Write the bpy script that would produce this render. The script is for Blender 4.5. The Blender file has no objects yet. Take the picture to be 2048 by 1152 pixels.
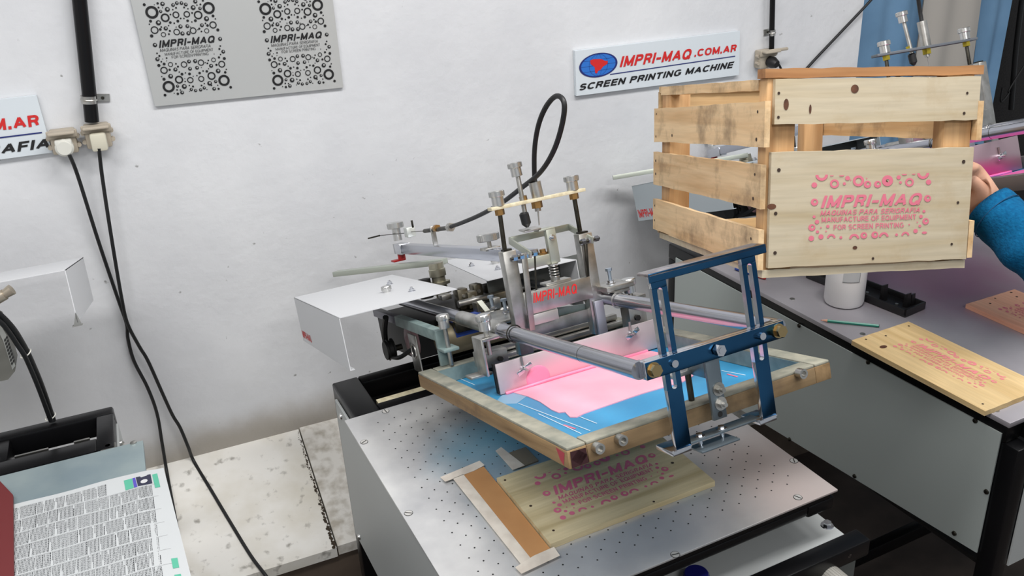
import bpy, bmesh, math, random
from mathutils import Matrix, Vector
random.seed(7)
scn = bpy.context.scene
COL = scn.collection
PI = math.pi

# ------------------------------------------------------------------ camera
def basis(o, x, y, z):
    m = Matrix.Identity(4)
    for i, v in enumerate((x, y, z)):
        for k in range(3): m[k][i] = v[k]
    for k in range(3): m[k][3] = o[k]
    return m
cam_d = bpy.data.cameras.new('camera'); cam_d.sensor_width = 36.0; cam_d.lens = 31.527
cam_d.clip_start = 0.01
cam = bpy.data.objects.new('camera', cam_d); COL.objects.link(cam); scn.camera = cam
CR = Vector((0.9168, -0.3961, -0.0509)); CD = Vector((-0.2073, -0.3631, -0.9084)); CF = Vector((0.3413, 0.8434, -0.415))
CR.normalize(); CF.normalize(); CD = CF.cross(CR); CD.normalize()
cam.matrix_world = basis((0, 0, 1.85), CR, -CD, -CF)

# ------------------------------------------------------------------ world, lights, exposure
w = bpy.data.worlds.new('room_air'); scn.world = w; w.use_nodes = True
wb = w.node_tree.nodes['Background']; wb.inputs[0].default_value = (0.9, 0.95, 1.0, 1); wb.inputs[1].default_value = 0.4
def area(name, loc, rot, sx, sy, power, col=(1, .98, .96)):
    l = bpy.data.lights.new(name, 'AREA'); l.shape = 'RECTANGLE'; l.size = sx; l.size_y = sy; l.energy = power; l.color = col
    o = bpy.data.objects.new(name, l); COL.objects.link(o); o.location = loc; o.rotation_euler = rot
    return o
area('fluorescent_lamp', (0.9, 0.9, 3.05), (0, 0, 0), 1.3, .35, 44)
area('fluorescent_lamp', (-0.9, 0.6, 3.05), (0, 0, 0), 1.3, .35, 38)
area('fluorescent_lamp', (2.6, 0.6, 3.05), (0, 0, 0), 1.3, .35, 30)
area('fluorescent_lamp', (0.6, -1.2, 3.05), (0, 0, 0), 1.3, .35, 30)
scn.view_settings.view_transform = 'Standard'; scn.view_settings.look = 'None'
scn.view_settings.gamma = 1; scn.view_settings.use_curve_mapping = False
scn.view_settings.exposure = 0.03

# ------------------------------------------------------------------ frames of reference (metres)
FW = Matrix.Identity(4)
FA = basis((0, 0, 0), (0.9987, 0.0519, 0.0), (-0.0519, 0.9987, 0.0), (0, 0, 1))
FB = basis((0, 0, 0), (0.9987, 0.0518, 0.0), (-0.0518, 0.9987, 0.0), (0, 0, 1))
FH = basis((0.6083, 1.7839, 0.88), *((0.9987, 0.0519, 0.0), (-0.0497, 0.9565, -0.2874), (-0.0149, 0.287, 0.9578)))
FK = basis((1.7201, 2.0285, 0.93), *((0.9987, 0.0518, 0.0), (-0.0484, 0.9323, -0.3584), (-0.0186, 0.3579, 0.9336)))
FC = basis((0.8494, 1.0477, 1.2577), *((0.9682, -0.2414, -0.0659), (0.2207, 0.9479, -0.2296), (0.1179, 0.2078, 0.971)))
def shift(F, x, y, z): return F @ Matrix.Translation((x, y, z))

# ------------------------------------------------------------------ materials
def lin(c):
    return tuple(((v / 255.) / 12.92 if v / 255. <= .04045 else ((v / 255. + .055) / 1.055) ** 2.4) for v in c) + (1,)
MATS = {}
def mat(name, c, rough=.5, metal=0., c2=None, scale=20., lo=.35, hi=.65, bump=0., stretch=None, bscale=None, spec=.5, rvar=0.):
    if name in MATS: return MATS[name]
    m = bpy.data.materials.new(name); m.use_nodes = True; nt = m.node_tree; N = nt.nodes; L = nt.links
    b = N['Principled BSDF']; b.inputs['Base Color'].default_value = lin(c); b.inputs['Roughness'].default_value = rough
    b.inputs['Metallic'].default_value = metal
    b.inputs['Specular IOR Level'].default_value = spec
    tc = N.new('ShaderNodeTexCoord'); src = tc.outputs['Object']
    if stretch:
        mp = N.new('ShaderNodeMapping'); mp.inputs['Scale'].default_value = stretch; L.new(src, mp.inputs['Vector']); src = mp.outputs[0]
    if c2:
        n = N.new('ShaderNodeTexNoise'); n.inputs['Scale'].default_value = scale; n.inputs['Detail'].default_value = 6; L.new(src, n.inputs['Vector'])
        r = N.new('ShaderNodeValToRGB'); r.color_ramp.elements[0].position = lo; r.color_ramp.elements[1].position = hi
        r.color_ramp.elements[0].color = lin(c); r.color_ramp.elements[1].color = lin(c2)
        L.new(n.outputs['Fac'], r.inputs[0]); L.new(r.outputs[0], b.inputs['Base Color'])
        if rvar:
            mr = N.new('ShaderNodeMapRange'); mr.inputs['To Min'].default_value = rough - rvar; mr.inputs['To Max'].default_value = rough + rvar
            L.new(n.outputs['Fac'], mr.inputs[0]); L.new(mr.outputs[0], b.inputs['Roughness'])
    if bump:
        n2 = N.new('ShaderNodeTexNoise'); n2.inputs['Scale'].default_value = bscale or scale; n2.inputs['Detail'].default_value = 4; L.new(src, n2.inputs['Vector'])
        bp = N.new('ShaderNodeBump'); bp.inputs['Strength'].default_value = bump; bp.inputs['Distance'].default_value = .002
        L.new(n2.outputs['Fac'], bp.inputs['Height']); L.new(bp.outputs[0], b.inputs['Normal'])
    MATS[name] = m
    return m
def stain_light_blobs(m, blobs):
    """local coloured stains, also painted light and shade: (centre in object space, radii, colour, strength, noise)"""
    nt = m.node_tree; N = nt.nodes; L = nt.links; b = N['Principled BSDF']
    tc = N.new('ShaderNodeTexCoord')
    for (cx, cy, cz), (rx, ry, rz), c, s, nz in blobs:
        mp = N.new('ShaderNodeMapping'); mp.vector_type = 'POINT'
        mp.inputs['Location'].default_value = (-cx / rx, -cy / ry, -cz / rz); mp.inputs['Scale'].default_value = (1 / rx, 1 / ry, 1 / rz)
        L.new(tc.outputs['Object'], mp.inputs['Vector'])
        ln = N.new('ShaderNodeVectorMath'); ln.operation = 'LENGTH'; L.new(mp.outputs[0], ln.inputs[0])
        no = N.new('ShaderNodeTexNoise'); no.inputs['Scale'].default_value = 9; no.inputs['Detail'].default_value = 5; L.new(tc.outputs['Object'], no.inputs['Vector'])
        ad = N.new('ShaderNodeMath'); ad.operation = 'MULTIPLY_ADD'; ad.inputs[1].default_value = nz; L.new(no.outputs['Fac'], ad.inputs[0]); L.new(ln.outputs['Value'], ad.inputs[2])
        mr = N.new('ShaderNodeMapRange'); mr.interpolation_type = 'SMOOTHSTEP'
        mr.inputs['From Min'].default_value = .2 + nz * .5; mr.inputs['From Max'].default_value = 1 + nz * .5
        mr.inputs['To Min'].default_value = s; mr.inputs['To Max'].default_value = 0
        L.new(ad.outputs[0], mr.inputs[0])
        mx = N.new('ShaderNodeMixRGB'); mx.inputs[2].default_value = lin(c)
        old = b.inputs['Base Color']
        if old.is_linked: L.new(old.links[0].from_socket, mx.inputs[1])
        else: mx.inputs[1].default_value = old.default_value
        L.new(mr.outputs[0], mx.inputs[0]); L.new(mx.outputs[0], b.inputs['Base Color'])
    return m
def wood(name, base, dark, axis=0, grey=None, glo=.52, ghi=.72, rough=.65):
    """sawn pine: grain runs along the given local axis, tone differs from piece to piece"""
    if name in MATS: return MATS[name]
    m = bpy.data.materials.new(name); m.use_nodes = True; nt = m.node_tree; N = nt.nodes; L = nt.links; b = N['Principled BSDF']
    b.inputs['Roughness'].default_value = rough; b.inputs['Specular IOR Level'].default_value = .25
    tc = N.new('ShaderNodeTexCoord'); oi = N.new('ShaderNodeObjectInfo')
    mp = N.new('ShaderNodeMapping'); s = [34., 34., 34.]; s[axis] = 2.2; mp.inputs['Scale'].default_value = s
    off = N.new('ShaderNodeCombineXYZ')
    mu = N.new('ShaderNodeMath'); mu.operation = 'MULTIPLY'; mu.inputs[1].default_value = 37.; L.new(oi.outputs['Random'], mu.inputs[0])
    for k in range(3): L.new(mu.outputs[0], off.inputs[k])
    L.new(tc.outputs['Object'], mp.inputs['Vector']); L.new(off.outputs[0], mp.inputs['Location'])
    n = N.new('ShaderNodeTexNoise'); n.inputs['Scale'].default_value = 1.; n.inputs['Detail'].default_value = 5; n.inputs['Distortion'].default_value = .6
    L.new(mp.outputs[0], n.inputs['Vector'])
    r = N.new('ShaderNodeValToRGB'); e = r.color_ramp.elements; e[0].position = .3; e[0].color = lin(dark); e[1].position = .58; e[1].color = lin(base)
    L.new(n.outputs['Fac'], r.inputs[0])
    n2 = N.new('ShaderNodeTexNoise'); n2.inputs['Scale'].default_value = 5.; n2.inputs['Detail'].default_value = 3; L.new(mp.outputs[0], n2.inputs['Vector'])
    r2 = N.new('ShaderNodeMapRange'); r2.inputs['From Min'].default_value = .35; r2.inputs['From Max'].default_value = .65; r2.inputs['To Min'].default_value = .92; r2.inputs['To Max'].default_value = 1.03; L.new(n2.outputs['Fac'], r2.inputs[0])
    fm = N.new('ShaderNodeVectorMath'); fm.operation = 'SCALE'; L.new(r.outputs[0], fm.inputs[0]); L.new(r2.outputs[0], fm.inputs['Scale'])
    hv = N.new('ShaderNodeHueSaturation'); mr = N.new('ShaderNodeMapRange'); mr.inputs['To Min'].default_value = .88; mr.inputs['To Max'].default_value = 1.06
    L.new(oi.outputs['Random'], mr.inputs[0]); L.new(mr.outputs[0], hv.inputs['Value']); L.new(fm.outputs[0], hv.inputs['Color'])
    out = hv.outputs[0]
    if grey:
        n3 = N.new('ShaderNodeTexNoise'); n3.inputs['Scale'].default_value = 7.; n3.inputs['Detail'].default_value = 8; n3.inputs['Roughness'].default_value = .65
        m3 = N.new('ShaderNodeMapping'); L.new(tc.outputs['Object'], m3.inputs['Vector']); L.new(off.outputs[0], m3.inputs['Location']); L.new(m3.outputs[0], n3.inputs['Vector'])
        r3 = N.new('ShaderNodeMapRange'); r3.inputs['From Min'].default_value = glo; r3.inputs['From Max'].default_value = ghi; L.new(n3.outputs['Fac'], r3.inputs[0])
        mx = N.new('ShaderNodeMixRGB'); mx.inputs[2].default_value = lin(grey); L.new(r3.outputs[0], mx.inputs[0]); L.new(out, mx.inputs[1]); out = mx.outputs[0]
    L.new(out, b.inputs['Base Color'])
    bp = N.new('ShaderNodeBump'); bp.inputs['Strength'].default_value = .25; bp.inputs['Distance'].default_value = .001; L.new(n.outputs['Fac'], bp.inputs['Height']); L.new(bp.outputs[0], b.inputs['Normal'])
    MATS[name] = m
    return m

WALL = mat('white_wall_paint', (220, 222, 225), .6, c2=(208, 210, 214), scale=3., bump=.9, bscale=30., spec=.3)
CEIL = mat('white_ceiling_paint', (226, 226, 226), .8)
FLOOR = mat('brown_concrete', (74, 64, 58), .8, c2=(58, 50, 46), scale=9.)
BLACK = mat('black_gloss_paint', (13, 13, 15), .3, spec=.28)
BLACKM = mat('black_matt', (20, 20, 21), .6)
RUBBER = mat('black_cable_rubber', (20, 21, 23), .5)
ALU = mat('brushed_aluminium_plate', (222, 222, 221), .36, .5, c2=(178, 179, 182), scale=8., lo=.3, hi=.7, rvar=.08)
CHROME = mat('chrome', (208, 210, 216), .16, 1.)
TUBE = mat('steel_tube', (176, 178, 186), .22, 1.)
STEEL = mat('zinc_steel', (200, 199, 195), .36, 1., c2=(164, 163, 158), scale=30.)
GALV = mat('galvanised_sheet', (160, 176, 178), .4, .5, c2=(140, 158, 166), scale=9., rvar=.06)
DSTEEL = mat('dark_oily_steel', (86, 84, 76), .4, 1., c2=(52, 50, 46), scale=40.)
KNOB = mat('turned_aluminium', (214, 214, 212), .28, 1.)
BLUECH = mat('blue_plated_steel', (52, 98, 136), .22, 1., c2=(36, 74, 108), scale=6.)
BRASS = mat('brass_plated_bolt', (176, 154, 112), .28, 1.)
BRASSN = mat('brass_nut', (170, 132, 82), .35, 1.)
HOOD = mat('white_sheet_paint', (202, 204, 207), .4)
HOODG = mat('grey_sheet_paint', (168, 178, 184), .45)
PANEL = mat('grey_panel_paint', (176, 180, 180), .45, spec=.4)
PANELD = mat('grey_green_panel_paint', (164, 172, 170), .5)
TEAL = mat('teal_grey_paint', (128, 146, 144), .5, c2=(100, 118, 118), scale=30.)
CREAM = mat('cream_strip', (214, 206, 178), .5, c2=(190, 180, 150), scale=90.)
RED = mat('red_paint', (206, 36, 36), .5)
REDP = mat('red_plastic', (176, 26, 26), .4)
REDCARD = mat('dark_red_card', (98, 32, 34), .6)
NAVY = mat('navy_print', (24, 38, 110), .5)
BLUEP = mat('blue_print', (42, 112, 200), .5)
INKBLK = mat('black_print', (22, 22, 24), .45)
SIGN = mat('white_sign_board', (212, 220, 226), .35)
PLATEP = mat('satin_metal_plate', (204, 206, 205), .4, .5)
BEIGE = mat('beige_socket_plastic', (176, 166, 150), .5)
PLUG = mat('pale_plug_plastic', (214, 214, 206), .45)
NEWS = mat('newsprint', (184, 188, 190), .8)
NEWSINK = mat('grey_newspaper_type', (44, 46, 50), .8)
GREENT = mat('green_print', (84, 168, 142), .7)
PHOTOD = mat('dark_photo_print', (42, 44, 66), .7)
VIOLET = mat('violet_print', (80, 74, 170), .7)
TAPE = mat('masking_tape', (224, 216, 204), .7, c2=(206, 196, 184), scale=30.)
CARD = mat('brown_cardboard', (192, 142, 92), .8, c2=(180, 130, 82), scale=12.)
CARDG = mat('grey_cardboard', (128, 118, 102), .8)
BOTTLE = mat('white_bottle_plastic', (226, 224, 224), .35)
LABEL = mat('pale_label', (196, 198, 200), .6)
LABELL = mat('label_grey_line', (120, 122, 124), .6)
DKPLAST = mat('black_plastic', (24, 23, 25), .45)
PENCIL = mat('green_pencil_lacquer', (20, 132, 112), .35)
PWOOD = mat('pencil_wood', (226, 170, 140), .6)
PINKINK = mat('pink_ink', (240, 176, 194), .35, c2=(238, 166, 186), scale=14., bump=.15, bscale=60.)
PINKPR = mat('pink_print', (212, 112, 132), .6)
PINKDK = mat('deep_pink_print', (196, 72, 112), .6)
PINKFAINT = mat('faint_pink_print', (224, 150, 146), .6)
EMUL = mat('blue_emulsion_mesh', (48, 132, 178), .4, c2=(58, 146, 190), scale=8.)
STREAK = mat('pale_ink_streak', (196, 214, 226), .5)
MARBLE = mat('dirty_white_marble', (246, 244, 238), .5, c2=(226, 221, 208), scale=7., lo=.4, hi=.7)
MARBLEM = mat('mottled_grey_marble', (236, 233, 226), .5, c2=(188, 181, 168), scale=30., lo=.42, hi=.7)
LEDGE = mat('brown_ledge_face', (104, 90, 78), .8, c2=(84, 72, 62), scale=10.)
CURTB = mat('blue_fabric', (112, 150, 184), .85, c2=(100, 138, 172), scale=6.)
CURTG = mat('grey_fabric', (172, 168, 162), .85)
DARKW = mat('dark_speckled_wall', (28, 27, 28), .85, c2=(42, 40, 40), scale=120.)
FLEECE = mat('blue_fleece', (10, 88, 130), .95, c2=(6, 74, 114), scale=150., bump=.8, bscale=260., spec=.15)
SKIN = mat('skin', (206, 160, 134), .5, c2=(194, 146, 122), scale=30., bump=.12, bscale=120.)
DEVICE = mat('grey_device_plastic', (104, 104, 98), .5)
SLOTD = mat('dark_slot', (34, 34, 34), .7)
SPRING = mat('spring_steel', (190, 190, 188), .28, 1.)
CAPBLUE = mat('blue_motor_paint', (30, 58, 132), .4)
WHEELP = mat('pink_grey_pulley', (150, 120, 124), .5)
GREENBR = mat('brown_motor_paint', (120, 112, 92), .5, .6)
YBRASS = mat('yellow_brass_nut', (206, 186, 70), .3, .9)
LEDGELINE = mat('black_joint_dirt', (62, 52, 40), .9)
def marble_stains(m):
    nt = m.node_tree; N = nt.nodes; L = nt.links; b = N['Principled BSDF']
    tc = N.new('ShaderNodeTexCoord'); n = N.new('ShaderNodeTexNoise'); n.inputs['Scale'].default_value = 34; n.inputs['Detail'].default_value = 9
    L.new(tc.outputs['Object'], n.inputs['Vector'])
    r = N.new('ShaderNodeMapRange'); r.inputs['From Min'].default_value = .6; r.inputs['From Max'].default_value = .82; L.new(n.outputs['Fac'], r.inputs[0])
    mx = N.new('ShaderNodeMixRGB'); mx.inputs[2].default_value = lin((92, 84, 70)); L.new(r.outputs[0], mx.inputs[0])
    L.new(b.inputs['Base Color'].links[0].from_socket, mx.inputs[1]); L.new(mx.outputs[0], b.inputs['Base Color'])
marble_stains(MARBLE)
stain_light_blobs(WALL, [((.0, 2.42, .33), (3.2, .5, .16), (150, 140, 124), .75, .5)])  # wall shading towards its foot, painted into the colour as a brownish band
def specks(m, scale, lo, hi, c):
    nt = m.node_tree; N = nt.nodes; L = nt.links; b = N['Principled BSDF']
    tc = N.new('ShaderNodeTexCoord'); n = N.new('ShaderNodeTexNoise'); n.inputs['Scale'].default_value = scale; n.inputs['Detail'].default_value = 3
    L.new(tc.outputs['Object'], n.inputs['Vector'])
    r = N.new('ShaderNodeMapRange'); r.inputs['From Min'].default_value = lo; r.inputs['From Max'].default_value = hi; L.new(n.outputs['Fac'], r.inputs[0])
    mx = N.new('ShaderNodeMixRGB'); mx.inputs[2].default_value = lin(c); L.new(r.outputs[0], mx.inputs[0])
    o = b.inputs['Base Color']
    if o.is_linked: L.new(o.links[0].from_socket, mx.inputs[1])
    else: mx.inputs[1].default_value = o.default_value
    L.new(mx.outputs[0], o)
specks(WALL, 42, .74, .80, (150, 150, 150))

# ------------------------------------------------------------------ mesh tools
WM = {}
class MB:
    """collects shapes given in frame F (default world) into one mesh"""
    def __init__(s, F=FW): s.F = F; s.v = []; s.f = []; s.mi = []; s.cur = 0
    def add(s, vs, fs):
        k = len(s.v); s.v += [s.F @ Vector(p) for p in vs]; s.f += [tuple(i + k for i in f) for f in fs]; s.mi += [s.cur] * len(fs); return s
    def hexa(s, p):   # 8 corners: bottom 4, top 4
        return s.add(p, [(3, 2, 1, 0), (4, 5, 6, 7), (0, 1, 5, 4), (1, 2, 6, 5), (2, 3, 7, 6), (3, 0, 4, 7)])
    def box(s, x0, x1, y0, y1, z0, z1, bev=0.):
        if bev <= 0:
            return s.hexa([(x0, y0, z0), (x1, y0, z0), (x1, y1, z0), (x0, y1, z0), (x0, y0, z1), (x1, y0, z1), (x1, y1, z1), (x0, y1, z1)])
        bm = bmesh.new(); bmesh.ops.create_cube(bm, size=1)
        for v in bm.verts: v.co = Vector(((x0 + x1) / 2 + v.co.x * (x1 - x0), (y0 + y1) / 2 + v.co.y * (y1 - y0), (z0 + z1) / 2 + v.co.z * (z1 - z0)))
        bmesh.ops.bevel(bm, geom=bm.edges[:], offset=bev, segments=2, affect='EDGES', profile=.5)
        s.bm(bm); return s
    def bm(s, bm):
        bm.verts.index_update(); s.add([v.co.copy() for v in bm.verts], [[v.index for v in f.verts] for f in bm.faces]); bm.free(); return s
    def rbox(s, c, ex, ey, ez, hx, hy, hz, bev=0.):   # oriented box
        ex, ey, ez = Vector(ex).normalized(), Vector(ey).normalized(), Vector(ez).normalized()
        F0 = s.F; s.F = F0 @ basis(c, ex, ey, ez); s.box(-hx, hx, -hy, hy, -hz, hz, bev); s.F = F0; return s
    def bar(s, p0, p1, w, t, up=(0, 0, 1), bev=0.):   # flat bar from p0 to p1, width w (sideways), thickness t (along up)
        p0, p1 = Vector(p0), Vector(p1); x = (p1 - p0); L = x.length; x.normalize(); u = Vector(up); y = u.cross(x).normalized(); z = x.cross(y)
        return s.rbox((p0 + p1) / 2, x, y, z, L / 2, w / 2, t / 2, bev)
    def cyl(s, p0, p1, r0, r1=None, n=20, cap=True):
        r1 = r0 if r1 is None else r1
        return s.lathe(p0, p1, [(0, 0), (0, r0), (1, r1), (1, 0)] if cap else [(0, r0), (1, r1)], n)
    def lathe(s, p0, p1, prof, n=24, knurl=0.):
        p0, p1 = Vector(p0), Vector(p1); ax = p1 - p0; z = ax.normalized()
        x = z.orthogonal().normalized(); y = z.cross(x); vs = []; fs = []; rings = []
        for t, r in prof:
            if r == 0: rings.append([len(vs)]); vs.append(p0 + ax * t)
            else:
                ring = []
                for i in range(n):
                    a = 2 * PI * i / n; rr = r
                    ring.append(len(vs)); vs.append(p0 + ax * t + (x * math.cos(a) + y * math.sin(a)) * rr)
                rings.append(ring)
        for A, B in zip(rings, rings[1:]):
            for i in range(n):
                j = (i + 1) % n
                if len(A) == 1 and len(B) == 1: continue
                if len(A) == 1: fs.append((A[0], B[j], B[i])) if False else fs.append((A[0], B[j], B[i]))
                elif len(B) == 1: fs.append((A[i], A[j], B[0]))
                else: fs.append((A[i], A[j], B[j], B[i]))
        return s.add(vs, fs)
    def tube(s, pts, r, n=10, sm=6, radii=None):
        pts = [Vector(p) for p in pts]
        if sm > 1 and len(pts) > 2:
            P = [pts[0]] + pts + [pts[-1]]; q = []
            for i in range(1, len(P) - 2):
                for k in range(sm):
                    t = k / sm; a, b, c, d = P[i - 1], P[i], P[i + 1], P[i + 2]
                    q.append(.5 * ((2 * b) + (c - a) * t + (2 * a - 5 * b + 4 * c - d) * t * t + (3 * b - a - 3 * c + d) * t ** 3))
            q.append(pts[-1]); pts = q
        nx = None; vs = []; fs = []
        for i, p in enumerate(pts):
            tn = (pts[min(i + 1, len(pts) - 1)] - pts[max(i - 1, 0)]).normalized()
            nx = tn.orthogonal().normalized() if nx is None else (nx - tn * nx.dot(tn)).normalized()
            ny = tn.cross(nx)
            for k in range(n):
                a = 2 * PI * k / n; vs.append(p + (nx * math.cos(a) + ny * math.sin(a)) * r)
        for i in range(len(pts) - 1):
            for k in range(n):
                j = (k + 1) % n; fs.append((i * n + k, i * n + j, (i + 1) * n + j, (i + 1) * n + k))
        fs.append(tuple(range(n))[::-1]); m = (len(pts) - 1) * n; fs.append(tuple(range(m, m + n)))
        return s.add(vs, fs)
    def ring(s, c, axis, R, r, n=28, m=8, a0=0., a1=2 * PI):
        c, z = Vector(c), Vector(axis).normalized(); x = z.orthogonal().normalized(); y = z.cross(x); full = abs(a1 - a0 - 2 * PI) < 1e-6
        cnt = n if full else n + 1; vs = []; fs = []
        for i in range(cnt):
            a = a0 + (a1 - a0) * i / n; d = x * math.cos(a) + y * math.sin(a)
            for k in range(m):
                b = 2 * PI * k / m; vs.append(c + d * (R + r * math.cos(b)) + z * (r * math.sin(b)))
        for i in range(n):
            for k in range(m):
                i2 = (i + 1) % cnt; k2 = (k + 1) % m; fs.append((i * m + k, i2 * m + k, i2 * m + k2, i * m + k2))
        return s.add(vs, fs)
    def prism(s, poly, vec):   # polygon (3-D points) extruded along vec
        vec = Vector(vec); n = len(poly); P = [Vector(p) for p in poly]; nrm = Vector((0, 0, 0))
        for i in range(n): nrm += (P[i]).cross(P[(i + 1) % n])
        if nrm.dot(vec) < 0: P.reverse()
        vs = P + [p + vec for p in P]
        return s.add(vs, [tuple(range(n))[::-1], tuple(range(n, 2 * n))] + [(i, (i + 1) % n, n + (i + 1) % n, n + i) for i in range(n)])
    def quad(s, *p): return s.add(p, [tuple(range(len(p)))])
    def disc(s, c, ex, ey, r, n=14, r_in=0., hole=(0, 0), a0=0., a1=2 * PI):
        c, ex, ey = Vector(c), Vector(ex), Vector(ey); full = abs(a1 - a0 - 2 * PI) < 1e-6; m = n if full else n + 1
        O = [c + ex * r * math.cos(a0 + (a1 - a0) * i / n) + ey * r * math.sin(a0 + (a1 - a0) * i / n) for i in range(m)]
        if r_in <= 0: return s.add(O, [tuple(range(m))])
        h = c + ex * hole[0] + ey * hole[1]
        I = [h + ex * r_in * math.cos(a0 + (a1 - a0) * i / n) + ey * r_in * math.sin(a0 + (a1 - a0) * i / n) for i in range(m)]
        return s.add(O + I, [(i, (i + 1) % m, m + (i + 1) % m, m + i) for i in range(n)])
    def nut(s, p0, p1, r): return s.cyl(p0, p1, r, n=6)
    def build(s, name, m, parent=None, smooth=True, base=None, ang=38, recalc=True, face=None):
        me = bpy.data.meshes.new(name); par = WM.get(parent.name) if parent else None
        Mw = par if par is not None else (base if base is not None else s.F)
        inv = Mw.inverted(); me.from_pydata([inv @ v for v in s.v], [], s.f)
        ms = m if isinstance(m, (list, tuple)) else [m]
        for q in ms: me.materials.append(q)
        if len(ms) > 1: me.polygons.foreach_set('material_index', s.mi)
        if recalc:
            bm = bmesh.new(); bm.from_mesh(me); bmesh.ops.recalc_face_normals(bm, faces=bm.faces[:]); bm.to_mesh(me); bm.free()
        if face:   # faces that look along this direction take the second material
            dl = (inv.to_3x3() @ Vector(face[0])).normalized()
            for p in me.polygons: p.material_index = face[1] if p.normal.dot(dl) > .75 else 0
        if smooth:
            me.polygons.foreach_set('use_smooth', [True] * len(me.polygons)); me.set_sharp_from_angle(angle=math.radians(ang))
        o = bpy.data.objects.new(name, me); COL.objects.link(o)
        if parent: o.parent = parent
        else: o.matrix_world = Mw
        WM[o.name] = Mw
        return o
def root(name, F, label, cat, group=None):
    o = bpy.data.objects.new(name, None); COL.objects.link(o); o.matrix_world = F; o.empty_display_size = .05; WM[o.name] = F
    o['label'] = label; o['category'] = cat
    if group: o['group'] = group
    return o
def tag(o, label, cat, group=None, kind=None):
    if label: o['label'] = label
    if cat: o['category'] = cat
    if group: o['group'] = group
    if kind: o['kind'] = kind
    return o
def _arc(cx, cy, rx, ry, a0, a1, n=14, e=2.4):
    out = []
    for i in range(n + 1):
        a = math.radians(a0 + (a1 - a0) * i / n); c, q = math.cos(a), math.sin(a)
        out.append((cx + rx * math.copysign(abs(c) ** (2 / e), c), cy + ry * math.copysign(abs(q) ** (2 / e), q)))
    return out
def glyph(ch):
    """width and centre-line strokes of a plain sans-serif capital in a unit-high box"""
    L = lambda *p: list(p)
    if ch == 'I': return .0, [L((0, 0), (0, 1))]
    if ch == 'M': return .72, [L((0, 0), (0, 1)), L((0, 1), (.36, .06)), L((.36, .06), (.72, 1)), L((.72, 1), (.72, 0))]
    if ch == 'N': return .56, [L((0, 0), (0, 1)), L((0, 1), (.56, 0)), L((.56, 0), (.56, 1))]
    if ch == 'A': return .66, [L((0, 0), (.33, 1)), L((.33, 1), (.66, 0)), L((.11, .30), (.55, .30))]
    if ch in 'PR':
        st = [L((0, 0), (0, 1)), [(0, 1), (.34, 1)] + _arc(.34, .75, .2, .25, 90, -90, 10) + [(0, .5)]]
        if ch == 'R': st.append(L((.33, .48), (.46, .30), (.52, 0)))
        return .54, st
    if ch == 'E': return .48, [L((0, 0), (0, 1)), L((0, 1), (.48, 1)), L((0, .52), (.44, .52)), L((0, 0), (.48, 0))]
    if ch == 'F': return .46, [L((0, 0), (0, 1)), L((0, 1), (.46, 1)), L((0, .5), (.40, .5))]
    if ch == 'H': return .54, [L((0, 0), (0, 1)), L((.54, 0), (.54, 1)), L((0, .52), (.54, .52))]
    if ch == 'T': return .54, [L((0, 1), (.54, 1)), L((.27, 1), (.27, 0))]
    if ch == 'U': return .54, [[(0, 1), (0, .3)] + _arc(.27, .3, .27, .3, 180, 360, 14) + [(.54, 1)]]
    if ch == 'O' or ch == 'Q':
        st = [_arc(.34, .5, .34, .5, 0, 360, 30)]
        if ch == 'Q': st.append(L((.40, .30), (.74, -.06)))
        return .68, st
    if ch == 'C': return .62, [_arc(.34, .5, .34, .5, 40, 320, 24)]
    if ch == 'G': return .66, [_arc(.34, .5, .34, .5, 42, 325, 24), L((.40, .44), (.66, .44), (.66, .06))]
    if ch == 'S': return .54, [_arc(.27, .74, .26, .26, 20, 180, 10, 2.2) + _arc(.27, .74, .26, .24, 180, 255, 6, 2) + _arc(.27, .26, .27, .25, 75, 0, 6, 2) + _arc(.27, .26, .27, .26, 0, -160, 10, 2.2)]
    if ch == '-': return .26, [L((0, .38), (.26, .38))]
    if ch == '.': return .0, [L((0, -.02), (0, .07))]
    return .24, []
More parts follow.
